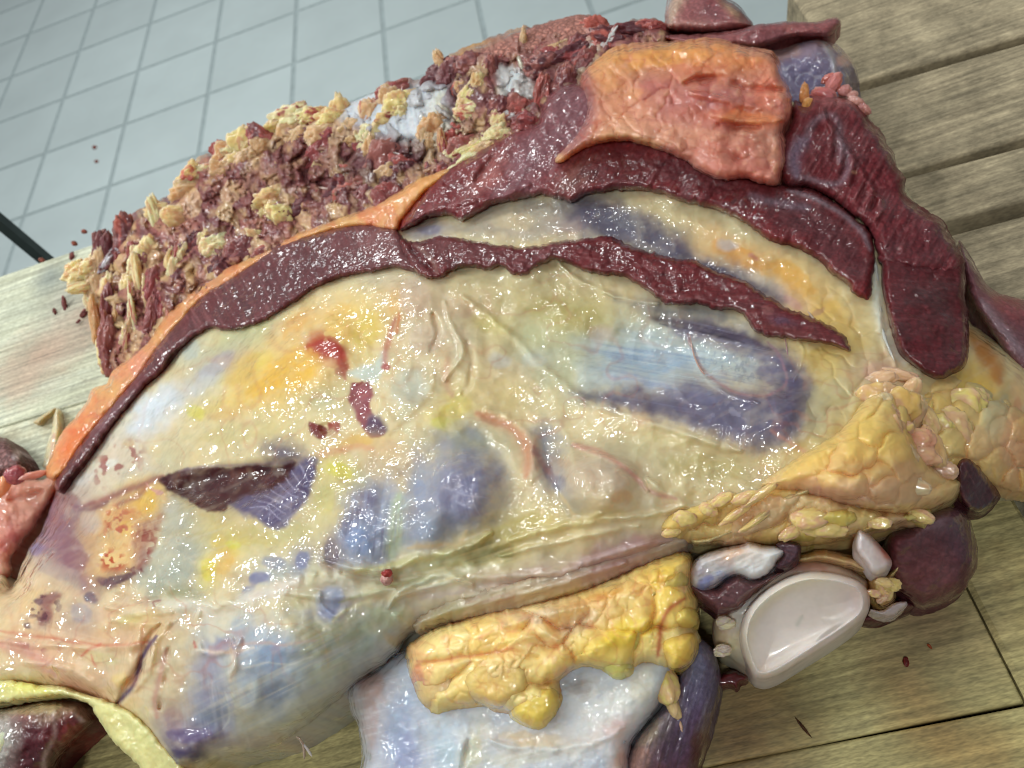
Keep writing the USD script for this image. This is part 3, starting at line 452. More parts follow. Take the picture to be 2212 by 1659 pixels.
skin += xf([ # lower left
 (p,[(0,1000),(100,830),(300,780),(440,850),(700,860),(900,940),(780,1020),(660,1150),(570,1340),(300,1260),(60,1110)],90,(224,184,150),.9),(b,640,960,140,34,-10,(212,194,132),.9),(b,740,990,80,60,-20,(218,182,132),.85),(b,480,1150,100,46,5,(220,206,156),.85),(b,570,1240,54,44,0,(232,200,132),.9),(b,170,870,110,90,0,(224,192,144),.9),(b,70,960,80,60,0,(224,196,154),.8),(b,60,690,100,90,0,(216,188,162),.9),(b,330,900,100,70,0,(216,190,140),.7),
 (p,[(960,1050),(1300,980),(1500,1030),(1700,930),(1910,980),(1860,1150),(1700,1310),(1500,1420),(1250,1500),(1000,1530),(860,1450),(900,1250)],150,(180,188,196),.97),(b,1330,1250,240,130,-20,(202,204,190),.6),(b,1430,1410,220,60,-20,(206,204,176),.7),(b,1150,1440,120,50,0,(190,186,166),.8),(p,[(1130,980),(1300,1030),(1410,1150),(1400,1280),(1300,1360),(1200,1290),(1120,1150)],80,(178,188,200),.95),(b,1290,1130,100,80,10,(162,182,210),.9),(b,1320,1295,110,54,-20,(146,154,172),.9),(b,1060,1080,60,50,0,(134,136,172),.7),(b,1680,1080,140,76,-20,(156,164,166),.85),(p,[(1440,1010),(1620,960),(1860,900),(1910,960),(1760,1040),(1560,1100),(1450,1120)],60,(176,180,140),.85),(b,1560,1200,150,80,-30,(192,196,168),.7),
 (p,[(930,1120),(1000,1130),(1085,1400),(1065,1510),(950,1545),(895,1400),(920,1250)],60,(156,156,180),.95),(b,1000,1430,76,76,0,(146,154,172),.85),(p,[(780,1070),(930,1080),(905,1250),(860,1420),(760,1460),(735,1250)],60,(206,186,152),.9),(b,830,1430,60,80,10,(176,146,142),.8),(b,920,1515,160,56,8,(122,106,146),.95),(p,[(770,1530),(860,1545),(960,1570),(980,1620),(900,1650),(840,1659),(800,1620)],36,(50,38,104),.98),(b,1250,1530,260,34,-8,(182,164,158),.8),(b,1600,1380,150,40,-40,(186,166,160),.7),(b,1100,1300,24,200,-10,(196,190,166),.6),
 (p,[(790,390),(900,420),(1000,520),(960,700),(900,850),(800,880),(700,810),(680,700),(760,560)],110,(172,178,166),.95),(b,800,420,56,44,10,(186,188,190),.85),(b,840,550,90,60,-10,(186,184,172),.7),(b,860,840,90,40,0,(150,146,100),.8),(b,1010,460,140,50,20,(212,188,122),.9),(b,1200,570,170,50,10,(210,190,118),.95),(b,1370,540,140,60,-10,(206,196,142),.85),(b,1060,600,110,60,30,(220,198,112),.95),(b,1000,720,44,64,0,(222,208,98),.95),(b,1065,690,44,70,0,(226,184,110),.9),(b,1110,600,40,30,0,(214,206,90),.7),
 (b,1330,740,150,70,-10,(178,184,184),.8),(b,1290,690,56,40,0,(152,156,172),.8),(b,1235,770,56,34,-20,(132,134,172),.9),(b,1430,680,50,64,0,(136,142,178),.9),(b,1180,830,56,26,-30,(136,136,168),.85),(b,1560,860,100,66,-20,(152,162,190),.9),(b,1550,920,70,34,-10,(146,154,196),.85),(b,1430,880,80,60,0,(206,196,150),.7),
 (s,[(740,880),(950,885),(1050,920),(1200,860),(1400,785),(1600,770),(1800,770),(1950,735)],40,(216,208,184),.75),(s,[(1150,870),(1280,830),(1420,770)],26,(222,210,198),.8),(s,[(1480,700),(1470,800),(1460,900)],26,(210,204,170),.7),(s,[(880,890),(980,920),(1000,1000),(1010,1060)],26,(216,206,186),.7),
 (p,[(290,290),(330,250),(310,400),(335,520),(365,620),(440,760),(405,810),(330,740),(200,660),(140,560),(195,430)],36,(148,110,126),.97),(b,230,500,56,120,20,(168,146,160),.8),(b,190,620,40,28,0,(148,140,184),.8),(b,390,720,38,80,-20,(156,104,114),.85),(b,280,730,130,50,20,(186,166,156),.85),
 (p,[(330,300),(420,200),(560,60),(640,90),(740,200),(770,275),(600,330),(460,400),(360,430),(295,380)],40,(218,204,184),.9),(b,470,110,100,34,-45,(228,220,208),.9),(b,520,230,50,26,-30,(228,224,214),.85),(b,400,300,70,26,-40,(226,220,210),.85),(b,600,130,44,34,0,(206,172,126),.7),(b,340,400,40,40,0,(214,190,150),.8),('m',(b,560,220,170,90,-35,0),16,(164,76,76),.85,.1),
 (p,[(430,440),(600,400),(720,330),(785,300),(770,420),(700,560),(640,700),(560,780),(440,790),(375,600)],40,(226,184,126),.95),(b,690,400,64,80,20,(238,190,78),.95),(b,610,535,44,54,0,(232,188,92),.9),(b,500,690,80,60,0,(230,196,140),.85),(b,600,470,90,50,0,(222,158,102),.8),(b,420,500,50,60,0,(222,204,184),.8),(s,[(400,425),(520,385),(640,342),(770,285)],20,(158,80,82),.85),(s,[(340,420),(420,445),(510,405)],15,(128,64,78),.8),(s,[(560,420),(650,380),(700,330)],14,(170,90,80),.7),
 ('m',(b,570,520,110,110,0,0),13,(198,72,40),.9,.05),('m',(b,530,690,70,60,0,0),11,(192,68,40),.9,.0),(p,[(775,460),(745,560),(690,690),(640,730),(635,610),(700,500)],30,(158,80,78),.75),('m',(b,700,590,60,130,20,0),12,(150,44,44),.95,-.1),(b,565,770,110,30,-20,(94,50,70),.95),(b,500,790,60,24,20,(126,84,96),.7),('m',(b,640,720,60,40,0,0),10,(120,40,56),.8,.0),
 (p,[(190,850),(260,820),(295,840),(245,885),(245,960),(180,1005),(195,920)],18,(140,72,82),.9),('m',(b,210,900,110,110,-30,0),14,(104,40,60),.85,.1),(b,132,980,28,15,20,(96,42,64),.95),(b,190,880,28,17,0,(110,60,82),.9),(b,425,855,34,30,0,(94,82,102),.95),(b,375,930,70,70,30,(168,158,164),.85),('m',(b,150,1090,80,30,20,0),12,(150,84,96),.7,.1),
 (s,[(0,1070),(150,1120),(300,1250),(480,1350),(540,1370)],44,(218,158,142),.8),(s,[(0,1010),(250,1050),(450,1080),(700,1070)],10,(212,140,108),.8),(s,[(380,1140),(430,1100),(480,1070)],8,(214,120,96),.8),(s,[(430,1130),(440,1170),(455,1190)],6,(214,120,96),.7),(s,[(740,1040),(690,1110),(660,1180),(640,1260),(600,1310),(550,1360)],13,(86,64,108),.97),(s,[(790,1100),(770,1200),(740,1330),(745,1430)],15,(194,148,130),.8),(b,40,1310,200,50,8,(220,214,130),.9),(b,640,1350,60,30,0,(224,190,140),.6),
 (b,900,560,120,24,0,(196,180,130),.5),(p,[(690,320),(720,350),(770,365),(735,375)],6,(226,160,160),.9),
 (b,310,470,110,150,15,(148,108,122),.85),(b,360,640,70,130,-24,(152,106,116),.85),(b,180,640,50,40,0,(150,142,178),.7),(b,640,930,90,20,-14,(226,206,176),.6),(b,900,900,110,26,4,(226,218,204),.7),(b,1180,860,140,28,-18,(224,216,204),.6),
 # the window of bare dark muscle
 (b,1100,350,430,180,-5,(176,166,134),.6),(p,[(1250,130),(1330,105),(1410,150),(1460,200),(1390,220),(1300,225),(1270,180)],36,(108,96,114),.95),
 (p,[(755,300),(830,268),(980,233),(1100,233),(1200,228),(1300,223),(1395,213),(1405,260),(1340,335),(1240,375),(1180,405),(1085,405),(1050,445),(960,435),(860,385),(768,342)],14,(84,28,36),1.),(p,[(1080,405),(1180,385),(1260,362),(1350,312),(1400,240),(1455,188),(1494,213),(1494,300),(1455,400),(1405,455),(1330,524),(1240,505),(1140,455)],16,(106,96,130),1.),(s,[(850,262),(980,232),(1200,225),(1390,213)],8,(150,130,140),.6),
]+[(s,[(1180+34*i,432-30*i),(1250+30*i,430-18*i),(1330+22*i,480-26*i)],3.5,(176,170,192),.7) for i in range(8)]+[
 (s,[(1060,1010),(1240,940)],6,(220,214,200),.5),(s,[(1100,1080),(1250,1070),(1350,1080),(1500,1060)],8,(206,180,172),.7),(s,[(930,1105),(1060,1112),(1200,1090)],9,(224,214,200),.8),(s,[(1090,1100),(1102,1180),(1085,1240)],14,(222,210,194),.85),(s,[(1480,860),(1500,960),(1570,1005)],11,(220,214,190),.8),(s,[(1580,965),(1610,930),(1690,900),(1760,860)],10,(222,214,176),.8),(s,[(1550,1180),(1530,1060),(1490,990)],5,(206,190,160),.6),(s,[(1060,1300),(1085,1420),(1060,1480)],7,(206,206,200),.6),(s,[(1140,1190),(1250,1160),(1380,1170),(1480,1140)],6,(220,220,210),.6),(s,[(1000,1250),(1010,1330)],6,(200,196,200),.5),(s,[(1500,560),(1490,680),(1530,760)],10,(206,196,160),.6),(s,[(1690,740),(1830,700),(1960,690),(2100,650)],16,(206,196,140),.7),(s,[(1600,880),(1800,820),(2000,760)],8,(180,184,140),.6),(s,[(920,1060),(925,1090)],8,(190,90,84),.8),(s,[(740,900),(730,880),(760,870)],6,(150,70,70),.8),
],.4564,0,899.7)
skin += xf([('F',(b,480,640,420,130,10,0),9,160,7,(148,164,190),.55),('F',(b,480,640,420,110,10,0),9,200,4,(212,220,220),.5),('F',(b,800,520,330,60,14,0),12,160,5,(150,146,168),.5),('F',(b,950,720,240,200,14,0),12,120,6,(132,128,158),.4),('F',(b,400,860,340,70,6,0),10,140,6,(140,138,166),.4),('F',(b,360,1540,300,80,-16,0),-16,160,6,(226,196,190),.5)],.4543,1207,493.7)
skin += xf([('F',(b,930,1290,190,190,0,0),97,120,7,(172,180,206),.5),('F',(b,930,1290,190,190,0,0),97,90,5,(120,116,150),.4),('F',(b,1330,1130,180,190,0,0),75,90,5,(158,158,180),.4),('F',(b,1500,1450,600,120,-16,0),-18,170,8,(224,206,150),.45),('F',(b,1200,1560,500,70,-8,0),-8,200,8,(220,216,190),.45)],.4564,384,537.6)
skin += xf([('F',(b,1330,1240,480,260,-28,0),-27,220,9,(216,212,196),.5),('F',(b,1330,1240,480,260,-28,0),-27,140,6,(160,170,186),.35),('F',(b,1000,1340,160,220,0,0),80,130,7,(190,188,196),.4),('F',(b,1320,400,150,110,0,0),-38,80,4,(160,154,180),.5),('F',(b,1000,330,260,70,-8,0),-30,90,6,(92,52,58),.5),('F',(b,300,1090,420,180,12,0),14,150,9,(228,204,176),.4),('F',(b,900,560,300,200,0,0),-20,120,6,(206,198,176),.3)],.4564,0,899.7)
skin += [(p,[(285,885),(330,842),(388,832),(394,868),(352,918),(320,938),(265,935)],26,(208,216,226),.92),(b,440,830,50,22,-40,(196,200,206),.6),(b,330,880,40,20,-40,(222,228,234),.7)]
skin += [ # thin silver skin and fat between the two muscle bands
 (p,[(885,500),(960,478),(1000,490),(1060,450),(1130,430),(1260,430),(1330,440),(1420,500),(1480,560),(1400,545),(1250,505),(1130,520),(1000,505),(900,515)],18,(172,164,156),.95), (b,930,492,40,14,0,(150,146,166),.9), (b,1110,475,60,26,0,(214,196,164),.9), (b,1240,490,40,24,0,(180,160,156),.7),
 (p,[(1220,440),(1330,440),(1440,490),(1530,560),(1620,600),(1690,648),(1640,640),(1540,590),(1400,545),(1280,512)],18,(98,92,118),.96), (b,1360,490,60,20,20,(136,134,140),.6), (b,1560,590,60,24,30,(90,84,112),.8)]
skin += [('r',70,(196,118,96),.3,(b,330,1380,420,140,0,0)), ('r',90,(200,130,100),.25,(b,600,850,380,200,-20,0)), ('r',80,(190,120,100),.25,(b,1200,800,300,300,0,0)), ('r',60,(200,120,90),.3,(b,1900,950,300,260,0,0)),
 ('f',-28,60,12,(222,208,184),.12), ('n',30,(232,220,190),.15,.14), ('n',16,(226,220,206),.12,.22)]
folds = [('n',60,.0046),('n',26,.0011),('v',75,.0016),('k',60,.0022,-30,1.5,(b,640,800,260,120,-25,0)),('k',52,.0018,-20,1.5,(b,330,1150,260,200,0,0)),('k',60,.0026,30,1.4,(b,1850,800,180,260,20,0)),
 (b,1000,1055,90,90,0,.016),(b,900,1120,70,80,-20,.008),(b,780,1140,80,90,0,.007),(b,1290,1040,90,70,10,.011),(b,1195,990,36,90,-12,-.007),(b,1500,880,290,90,8,.012),(b,1400,760,180,50,8,-.006),(b,640,790,150,90,-25,.010),(b,840,650,110,60,-20,.006),(b,600,1450,170,130,0,.012),(b,1060,880,110,120,20,-.005),(b,1120,720,140,80,20,-.008),
 (p,[(380,1058),(450,1020),(560,1005),(640,1000),(620,1040),(560,1070),(500,1092),(430,1078)],14,-.012),(p,[(520,1092),(570,1060),(630,1030),(665,1000),(676,1010),(650,1062),(615,1110),(590,1136),(548,1122)],16,.004),(b,780,870,34,50,20,-.003),(b,480,1260,130,30,10,-.004),
 (s,[(345,1350),(318,1385),(306,1420),(295,1455),(270,1490),(250,1522)],7,-.006),(s,[(365,1345),(338,1385),(328,1420),(315,1455),(290,1490)],9,.004),(s,[(300,1360),(285,1400),(275,1440),(250,1490)],12,.003),(s,[(362,1400),(360,1450),(345,1530)],8,-.004),
 (s,[(330,1312),(400,1300),(480,1305),(600,1270),(720,1240),(840,1225)],15,.005),(s,[(430,1320),(420,1360),(440,1410),(500,1400),(520,1380)],9,.004),(s,[(500,1380),(505,1430),(498,1460)],8,.0035),(s,[(230,1310),(300,1325),(370,1320)],8,.0028),(s,[(240,1340),(320,1350),(380,1340)],8,.0028),(s,[(240,1285),(330,1300),(420,1290)],8,-.0025),(s,[(0,1385),(120,1395),(220,1400),(330,1390)],7,.003),(s,[(60,1430),(160,1450),(240,1520)],10,.004),
 (s,[(700,1210),(820,1235),(900,1205),(960,1195),(1010,1180),(1060,1150)],9,.0055),(s,[(740,1235),(860,1250),(1000,1225),(1100,1180)],14,-.004),(s,[(840,1310),(860,1280),(910,1255),(960,1240),(1020,1262)],9,.006),(s,[(850,1330),(880,1355),(880,1390)],8,.004),(s,[(690,1280),(690,1305),(720,1330),(745,1318)],7,.0035),(s,[(620,1280),(740,1290),(850,1270)],9,.003),
 (s,[(860,1290),(1000,1250),(1180,1240),(1350,1190),(1480,1165)],8,.004),(s,[(1180,1268),(1280,1248),(1400,1203),(1490,1182)],7,.004),(s,[(1100,1165),(1250,1132),(1400,1112),(1480,1092)],7,.004),(s,[(1000,1290),(1130,1270),(1250,1230)],7,.003),(s,[(1080,1200),(1230,1165),(1380,1135)],6,.003),(s,[(1150,1150),(1300,1110)],6,.002),(s,[(1400,1035),(1470,1085),(1560,1112)],9,.005),
 (s,[(1050,888),(1100,905),(1140,945),(1152,990),(1148,1040)],12,.004),(s,[(1240,960),(1300,985),(1360,1010),(1400,1060)],7,.003),(s,[(1000,640),(1100,720),(1180,800),(1260,860),(1330,880)],9,.003),(s,[(1290,880),(1400,910),(1500,945),(1600,975)],8,.003),(s,[(1200,560),(1240,600),(1330,640),(1420,655)],5,.003),(s,[(960,650),(975,700),(1000,760),(960,820)],7,.003),(s,[(1000,850),(1020,800),(1010,740)],8,-.003),(s,[(930,760),(945,720),(935,680)],6,-.003),
 (s,[(1480,720),(1500,770),(1520,810),(1570,850),(1640,870)],4,.0016),(s,[(1700,700),(1735,760),(1715,820)],4,.0014),(s,[(600,1250),(680,1240)],8,.003),(s,[(1890,590),(1895,650),(1905,720),(1935,790)],9,.003),
 (b,705,925,18,14,0,-.004),(b,930,830,70,50,0,-.004),(b,1130,590,60,30,0,.004)]
m, c = sheet(body, S, t=.042, w=60, level=1., res=2.6, rag=3, ragscale=25, h=folds, base=CRM, ops=skin, zb=.001, seed=1, albedo=.70, deep=.20)
obj('membrane', m, M_skin, beef, True, c, label='pale yellow fat and bluish membrane covering the shoulder')

MEAT, MEAT2, DARK = (122,66,72), (142,82,84), (86,42,48)
grain = lambda ang, k=1.: [('f',ang,46,5,(162,104,106),.55*k),('f',ang,70,9,(70,32,38),.5*k),('n',40,(104,54,60),.4,.1),('n',14,(150,96,96),.25,.3)]
off = lambda d: (lambda u, v: S(u, v) + d)
# orange fat edge along the outer rim
rim1 = [(98,1022),(112,980),(133,935),(160,905),(185,870),(200,840),(230,828),(245,800),(295,762),(322,730),(352,684),(385,645),(467,586),(573,540),(640,505),(700,482),(760,462),(830,432),(890,393),(930,376),(980,362),(960,385),(915,420),(872,474),(850,500),(780,492),(700,505),(600,545),(520,598),(440,648),(390,700),(340,760),(295,822),(235,892),(180,960),(140,1020),(115,1035)]
piece('fat_rim', beef, M_fat, rim1, off(.001), t=.014, w=16, rag=3, h=[('n',18,.002),('k',15,.002,-40,1.5)], base=(218,142,96), ops=[('k',15,-40,1.5,[(222,150,100),(214,128,88),(226,166,108)],.4,(190,96,74),.25),('n',60,(222,166,104),.8,.1),('n',30,(210,104,72),.6,.15),(b,165,960,30,60,35,(226,120,66),.9),(b,300,790,40,40,0,(226,142,116),.8),(b,900,410,70,30,-25,(226,160,96),.8),('n',12,(232,176,128),.4,.2)], label='orange fat along the outer left edge')
bandA = [(118,1042),(140,1000),(182,940),(228,886),(290,812),(340,738),(390,682),(440,630),(520,580),(600,526),(700,496),(780,482),(840,488),(868,508),(885,548),(925,594),(880,586),(850,580),(800,590),(740,600),(690,620),(650,645),(610,672),(560,700),(500,716),(460,712),(430,722),(400,745),(370,770),(350,802),(315,832),(288,865),(252,905),(215,955),(180,1003),(150,1035),(128,1062)]
piece('rim_muscle', beef, M_meat, bandA, off(.002), t=.013, w=18, rag=3, ragscale=9, h=[('f',62,40,6,.0006),('n',26,.0018),('n',8,.0006)], base=(116,58,62), ops=grain(62)+[(b,820,530,60,40,0,(146,92,92),.8),(b,250,900,40,60,40,(142,98,106),.8),(b,640,590,90,40,-30,(104,58,64),.6)], label='brownish red cut muscle along the left rim')
bandB = [(864,497),(873,470),(923,408),(970,365),(1010,341),(1054,315),(1097,291),(1150,274),(1167,245),(1180,211),(1210,185),(1240,178),(1300,190),(1350,230),(1420,290),(1520,350),(1620,380),(1700,398),(1748,403),(1801,433),(1835,460),(1880,500),(1891,560),(1886,603),(1882,640),(1868,648),(1841,633),(1825,612),(1792,588),(1758,556),(1708,533),(1661,520),(1608,483),(1541,453),(1475,437),(1404,415),(1340,412),(1287,417),(1257,425),(1237,437),(1210,433),(1170,423),(1137,430),(1070,443),(1037,460),(997,478),(970,467),(923,470),(890,490)]
piece('upper_muscle', beef, M_meat, bandB, off(.004), t=.015, w=20, rag=4, ragscale=9, h=[('f',-58,60,8,.0008),('n',30,.003),('n',9,.0007),(s,[(1030,390),(1060,345),(1100,300)],7,-.004),(s,[(960,400),(1000,370)],6,-.003),(s,[(890,480),(960,445),(1060,430),(1140,400)],10,.004)], base=(134,50,54),
  ops=grain(-58)+[(p,[(1170,270),(1190,200),(1240,180),(1320,200),(1280,260),(1220,330),(1150,390),(1080,420),(1100,340)],30,(150,104,112),.85),(p,[(1015,400),(1050,350),(1090,325),(1075,380),(1030,425)],16,(186,110,104),.8),(b,1250,380,50,24,-30,(160,120,112),.6),(p,[(1240,390),(1300,330),(1400,330),(1500,360),(1640,410),(1760,440),(1850,520),(1860,600),(1740,520),(1600,450),(1480,410),(1380,390)],20,(98,46,52),.9),('f',12,50,5,(140,84,88),.4),(s,[(1620,420),(1680,440),(1750,450)],9,(138,118,132),.6),(s,[(1700,410),(1780,440),(1850,490),(1880,540)],6,(170,150,160),.7)], label='purplish red muscle in the upper middle')
bandD = [(862,515),(900,522),(950,509),(1004,515),(1070,527),(1137,533),(1204,521),(1270,514),(1320,512),(1370,533),(1450,555),(1500,562),(1555,586),(1608,604),(1641,630),(1675,646),(1701,664),(1758,685),(1801,706),(1825,726),(1838,756),(1821,755),(1775,742),(1735,738),(1691,732),(1648,725),(1625,712),(1612,688),(1588,672),(1545,671),(1511,658),(1475,660),(1437,658),(1404,633),(1370,612),(1337,595),(1300,594),(1264,587),(1230,571),(1197,562),(1165,575),(1137,597),(1104,594),(1078,577),(1054,584),(1000,578),(950,601),(925,602),(895,588),(868,550)]
piece('middle_muscle', beef, M_meat, bandD, off(.003), t=.014, w=13, rag=5, ragscale=9, h=[('f',10,50,7,.0006),('n',24,.0025),('n',9,.0008),(s,[(870,505),(900,550),(950,595)],6,-.004)], base=(116,42,46),
  ops=grain(8,.8)+[(b,1000,540,140,26,6,(120,66,68),.7),(b,1700,715,90,20,18,(118,58,58),.7),(s,[(880,515),(1000,508),(1137,528)],6,(150,96,92),.6),(b,1655,668,16,10,0,(160,100,96),.6),(b,1690,690,30,10,20,(100,86,110),.6),(s,[(900,530),(930,560),(945,590)],5,(170,130,120),.5)], label='long dark red muscle strip across the middle')
bandC = [(1690,300),(1708,262),(1714,218),(1740,226),(1752,203),(1782,197),(1812,205),(1840,212),(1862,230),(1882,260),(1908,290),(1915,310),(1932,330),(1938,360),(1955,383),(1957,420),(1995,450),(2038,477),(2050,502),(2070,533),(2084,570),(2060,600),(1980,590),(1905,575),(1890,530),(1870,490),(1835,460),(1801,435),(1750,408),(1695,404),(1680,360)]
piece('fan_muscle', beef, M_meat, bandC, off(.006), t=.020, w=26, rag=3.5, ragscale=9, h=[('n',30,.003),('n',9,.0012),('n',5,.0006),('f',-62,50,9,.0010)]+[(s,[(1775+22*k,235+34*k),(1795+22*k,290+30*k),(1790+20*k,345+26*k)],7,.003) for k in range(6)]+[(s,[(1786+22*k,245+34*k),(1807+22*k,295+30*k),(1800+20*k,350+26*k)],5,-.0018) for k in range(6)], base=(124,48,54),
  ops=grain(-62)+[(s,[(1720,380),(1715,330),(1740,300)],14,(146,124,146),.8),(s,[(1740,300),(1760,260),(1800,250),(1815,290),(1812,350)],8,(150,118,128),.7),(s,[(1720,380),(1800,400),(1830,370),(1820,300)],7,(150,124,136),.6),(b,1845,372,8,6,0,(190,140,110),.9),(b,1790,215,50,20,10,(178,104,104),.7),('n',9,(166,112,112),.4,.3),(b,2000,520,60,50,30,(104,50,56),.6)], label='ridged dark red muscle fanning down the right shoulder')
bandC2 = [(1888,520),(1903,570),(1905,620),(1915,676),(1928,720),(1942,760),(1965,783),(1995,806),(2028,820),(2058,808),(2085,790),(2093,753),(2092,686),(2084,640),(2087,603),(2078,560),(2055,520),(2000,500),(1930,500)]
piece('cut_muscle', beef, M_meat, bandC2, off(.007), t=.016, w=18, rag=2.5, ragscale=10, h=[('f',4,26,6,.0007),('n',24,.002),('n',7,.0007)], base=(104,38,44), ops=[('f',4,40,6,(132,72,76),.45),('n',40,(74,34,38),.6,.05),('n',12,(126,74,78),.35,.3),(b,2040,640,50,70,0,(82,40,42),.6),(b,2010,530,70,30,10,(120,64,70),.7)], label='dark red cut slab of muscle on the right side')
flap = [(1197,353),(1204,335),(1222,318),(1237,300),(1255,272),(1264,250),(1268,225),(1262,200),(1252,182),(1256,160),(1284,133),(1317,107),(1370,92),(1425,90),(1475,88),(1525,82),(1575,89),(1615,101),(1661,106),(1681,127),(1690,160),(1702,187),(1711,217),(1709,253),(1694,287),(1700,330),(1690,375),(1681,401),(1641,398),(1608,388),(1558,391),(1508,371),(1475,347),(1404,320),(1354,307),(1304,309),(1270,320),(1242,334),(1218,350)]
piece('fat_flap', beef, M_fat, flap, off(.016), t=.022, w=26, rag=4, h=[('n',60,.006),('k',50,.0035,10,1.4),('k',18,.0012,0,1),('n',24,.002),(s,[(1480,180),(1540,170),(1620,190),(1690,195)],9,-.006),(s,[(1490,200),(1560,215),(1640,235)],8,.005),(s,[(1540,250),(1620,262),(1690,258)],8,.005),(s,[(1550,270),(1640,275)],8,-.006),(s,[(1590,280),(1560,320),(1600,350)],14,-.004)], base=(194,126,114),
  ops=[('k',50,10,1.4,[(196,122,104),(206,138,112),(182,104,98),(214,150,110)],.35,(176,92,86),.14),('n',50,(226,160,110),.7,.05),(b,1420,120,180,34,-4,(228,160,84),.9),(b,1590,125,80,30,10,(232,150,92),.8),(b,1300,170,60,50,-40,(222,160,104),.8),(b,1530,150,60,20,0,(206,124,88),.8),(b,1560,215,110,40,8,(186,108,104),.8),(b,1660,200,40,50,0,(232,138,112),.9),(b,1620,250,90,16,4,(230,134,84),.8),(b,1320,270,60,40,-30,(222,150,104),.8),(b,1420,290,160,30,8,(222,164,132),.7),(b,1560,340,110,50,10,(206,128,110),.8),(s,[(1200,345),(1260,318),(1330,305),(1420,318)],14,(224,172,116),.8),(b,1610,385,70,16,6,(216,120,104),.8),(b,1240,280,40,60,30,(190,130,124),.6),(s,[(1262,165),(1272,220),(1258,280),(1225,325)],26,(150,92,92),.8),(s,[(1690,170),(1708,230),(1690,320),(1680,390)],10,(226,130,112),.6),('n',12,(232,170,140),.5,.15),('n',8,(180,84,76),.4,.25),('r',40,(186,84,70),.4)], label='salmon and orange fat flap on top')
for k, (u, v, a, bb, r, th, cl) in enumerate([(1800,182,14,26,20,.8,(206,120,116)),(1792,170,16,10,-20,.9,(196,104,100)),(1825,196,14,12,0,.8,(204,128,124)),(1738,206,10,24,-10,.5,(228,140,84)),(1745,226,12,14,0,.5,(230,150,84)),(1780,205,26,14,10,.7,(190,104,104)),(1850,220,18,10,20,.8,(206,136,124)),(1868,236,16,9,40,.7,(200,124,116)),(1840,204,12,8,0,.8,(214,140,130))]):
    mm, cc = lump(u, v, float(S(np.array([u]), np.array([v]))[0]) + .012, a, bb, r, th, .35, k + 3, 3, 2., cl); obj('fat_shred', mm, M_fat, beef, True, cc)
mm, cc = lump(836, 1250, float(S(np.array([836.]), np.array([1250.]))[0]) + .008, 13, 14, 0, 1.2, .25, 5, 3, 1.5, (176,130,124), (196,150,140)); obj('vein_stump', mm, M_meat, beef, True, cc)
mm, cc = lump(836, 1238, float(S(np.array([836.]), np.array([1238.]))[0]) + .016, 11, 8, 0, .8, .5, 6, 3, 2.5, (150,56,54)); obj('vein_stump', mm, M_meat, beef, True, cc, label='red cut end of the small stump')
CREASE = (206, 130, 104)
FK = [(236,190,104),(230,184,120),(236,200,128),(226,172,124),(234,194,92)]
piece('fat_apron', beef, M_fat, [(1975,850),(2010,815),(2060,800),(2110,815),(2170,850),(2230,890),(2330,910),(2330,1062),(2212,1066),(2165,1056),(2118,1040),(2080,1020),(2040,1005),(2010,960),(1985,900)], off(.001), t=.012, w=40, level=.8, rag=4, seed=6, h=[('n',40,.003),('k',52,.0065,-40,1.3),('k',22,.0012,0,1)], base=(228,186,116), ops=[('k',52,-40,1.3,FK,.45,CREASE,.3),(b,2140,900,36,70,-6,(196,188,150),.8),(b,2190,960,40,80,0,(222,164,124),.7),('n',30,(226,176,130),.4,.1)], label='lumpy yellow fat running out at the right edge')
piece('fat_ridge', beef, M_fat, [(1418,1138),(1500,1088),(1600,1056),(1700,1040),(1780,1062),(1860,1088),(1940,1100),(2005,1094),(2014,1122),(2000,1146),(1950,1142),(1860,1162),(1780,1176),(1700,1180),(1620,1182),(1540,1182),(1470,1172),(1430,1158)], off(.004), t=.028, w=34, level=.85, rag=5, ragscale=16, seed=7, under=.016, h=[('k',46,.011,-24,2.2),('k',20,.0014,0,1),('n',30,.003)], base=(228,188,120), ops=[('k',46,-24,2.2,FK+[(226,166,132)],.5,CREASE,.4),('n',24,(222,164,130),.5,.15),(b,1640,1130,140,20,-30,(224,196,150),.6)], label='ridge of lumpy yellow fat above the joint')
# fat, tendon and joint along the lower edge
FATN = [('n',40,.003),('k',40,.004,-20,1.5),('n',9,.0006)]
FATO = [('n',40,(232,196,120),.7,.1),('n',22,(222,160,116),.5,.2),('n',12,(236,212,150),.4,.2)]
piece('fat_mass', beef, M_fat, [(1640,1045),(1700,1000),(1760,962),(1820,922),(1862,866),(1890,836),(1930,826),(1965,850),(1985,880),(1975,930),(1990,975),(2020,1010),(2055,1030),(2080,1042),(2064,1076),(2005,1102),(1945,1112),(1860,1098),(1790,1082),(1730,1064),(1680,1062)], off(.002), t=.020, w=45, rag=3, h=[('k',64,.008,-30,1.4),('n',40,.004),('k',24,.0012,0,1),(b,1930,960,60,70,30,.006),(b,1830,1040,110,40,8,.004)], base=(238,194,122), ops=[('k',64,-30,1.4,FK,.4,CREASE,.3)]+FATO+[(b,1870,950,80,60,-40,(240,200,108),.8),(b,1900,1060,130,34,5,(222,176,136),.8),(b,1800,1075,100,24,8,(212,162,140),.8),(b,1960,1020,50,30,20,(216,168,130),.7),(s,[(1960,860),(1985,930),(2000,990),(2040,1020)],8,(168,104,104),.7)], label='thick lobe of yellow fat above the joint')
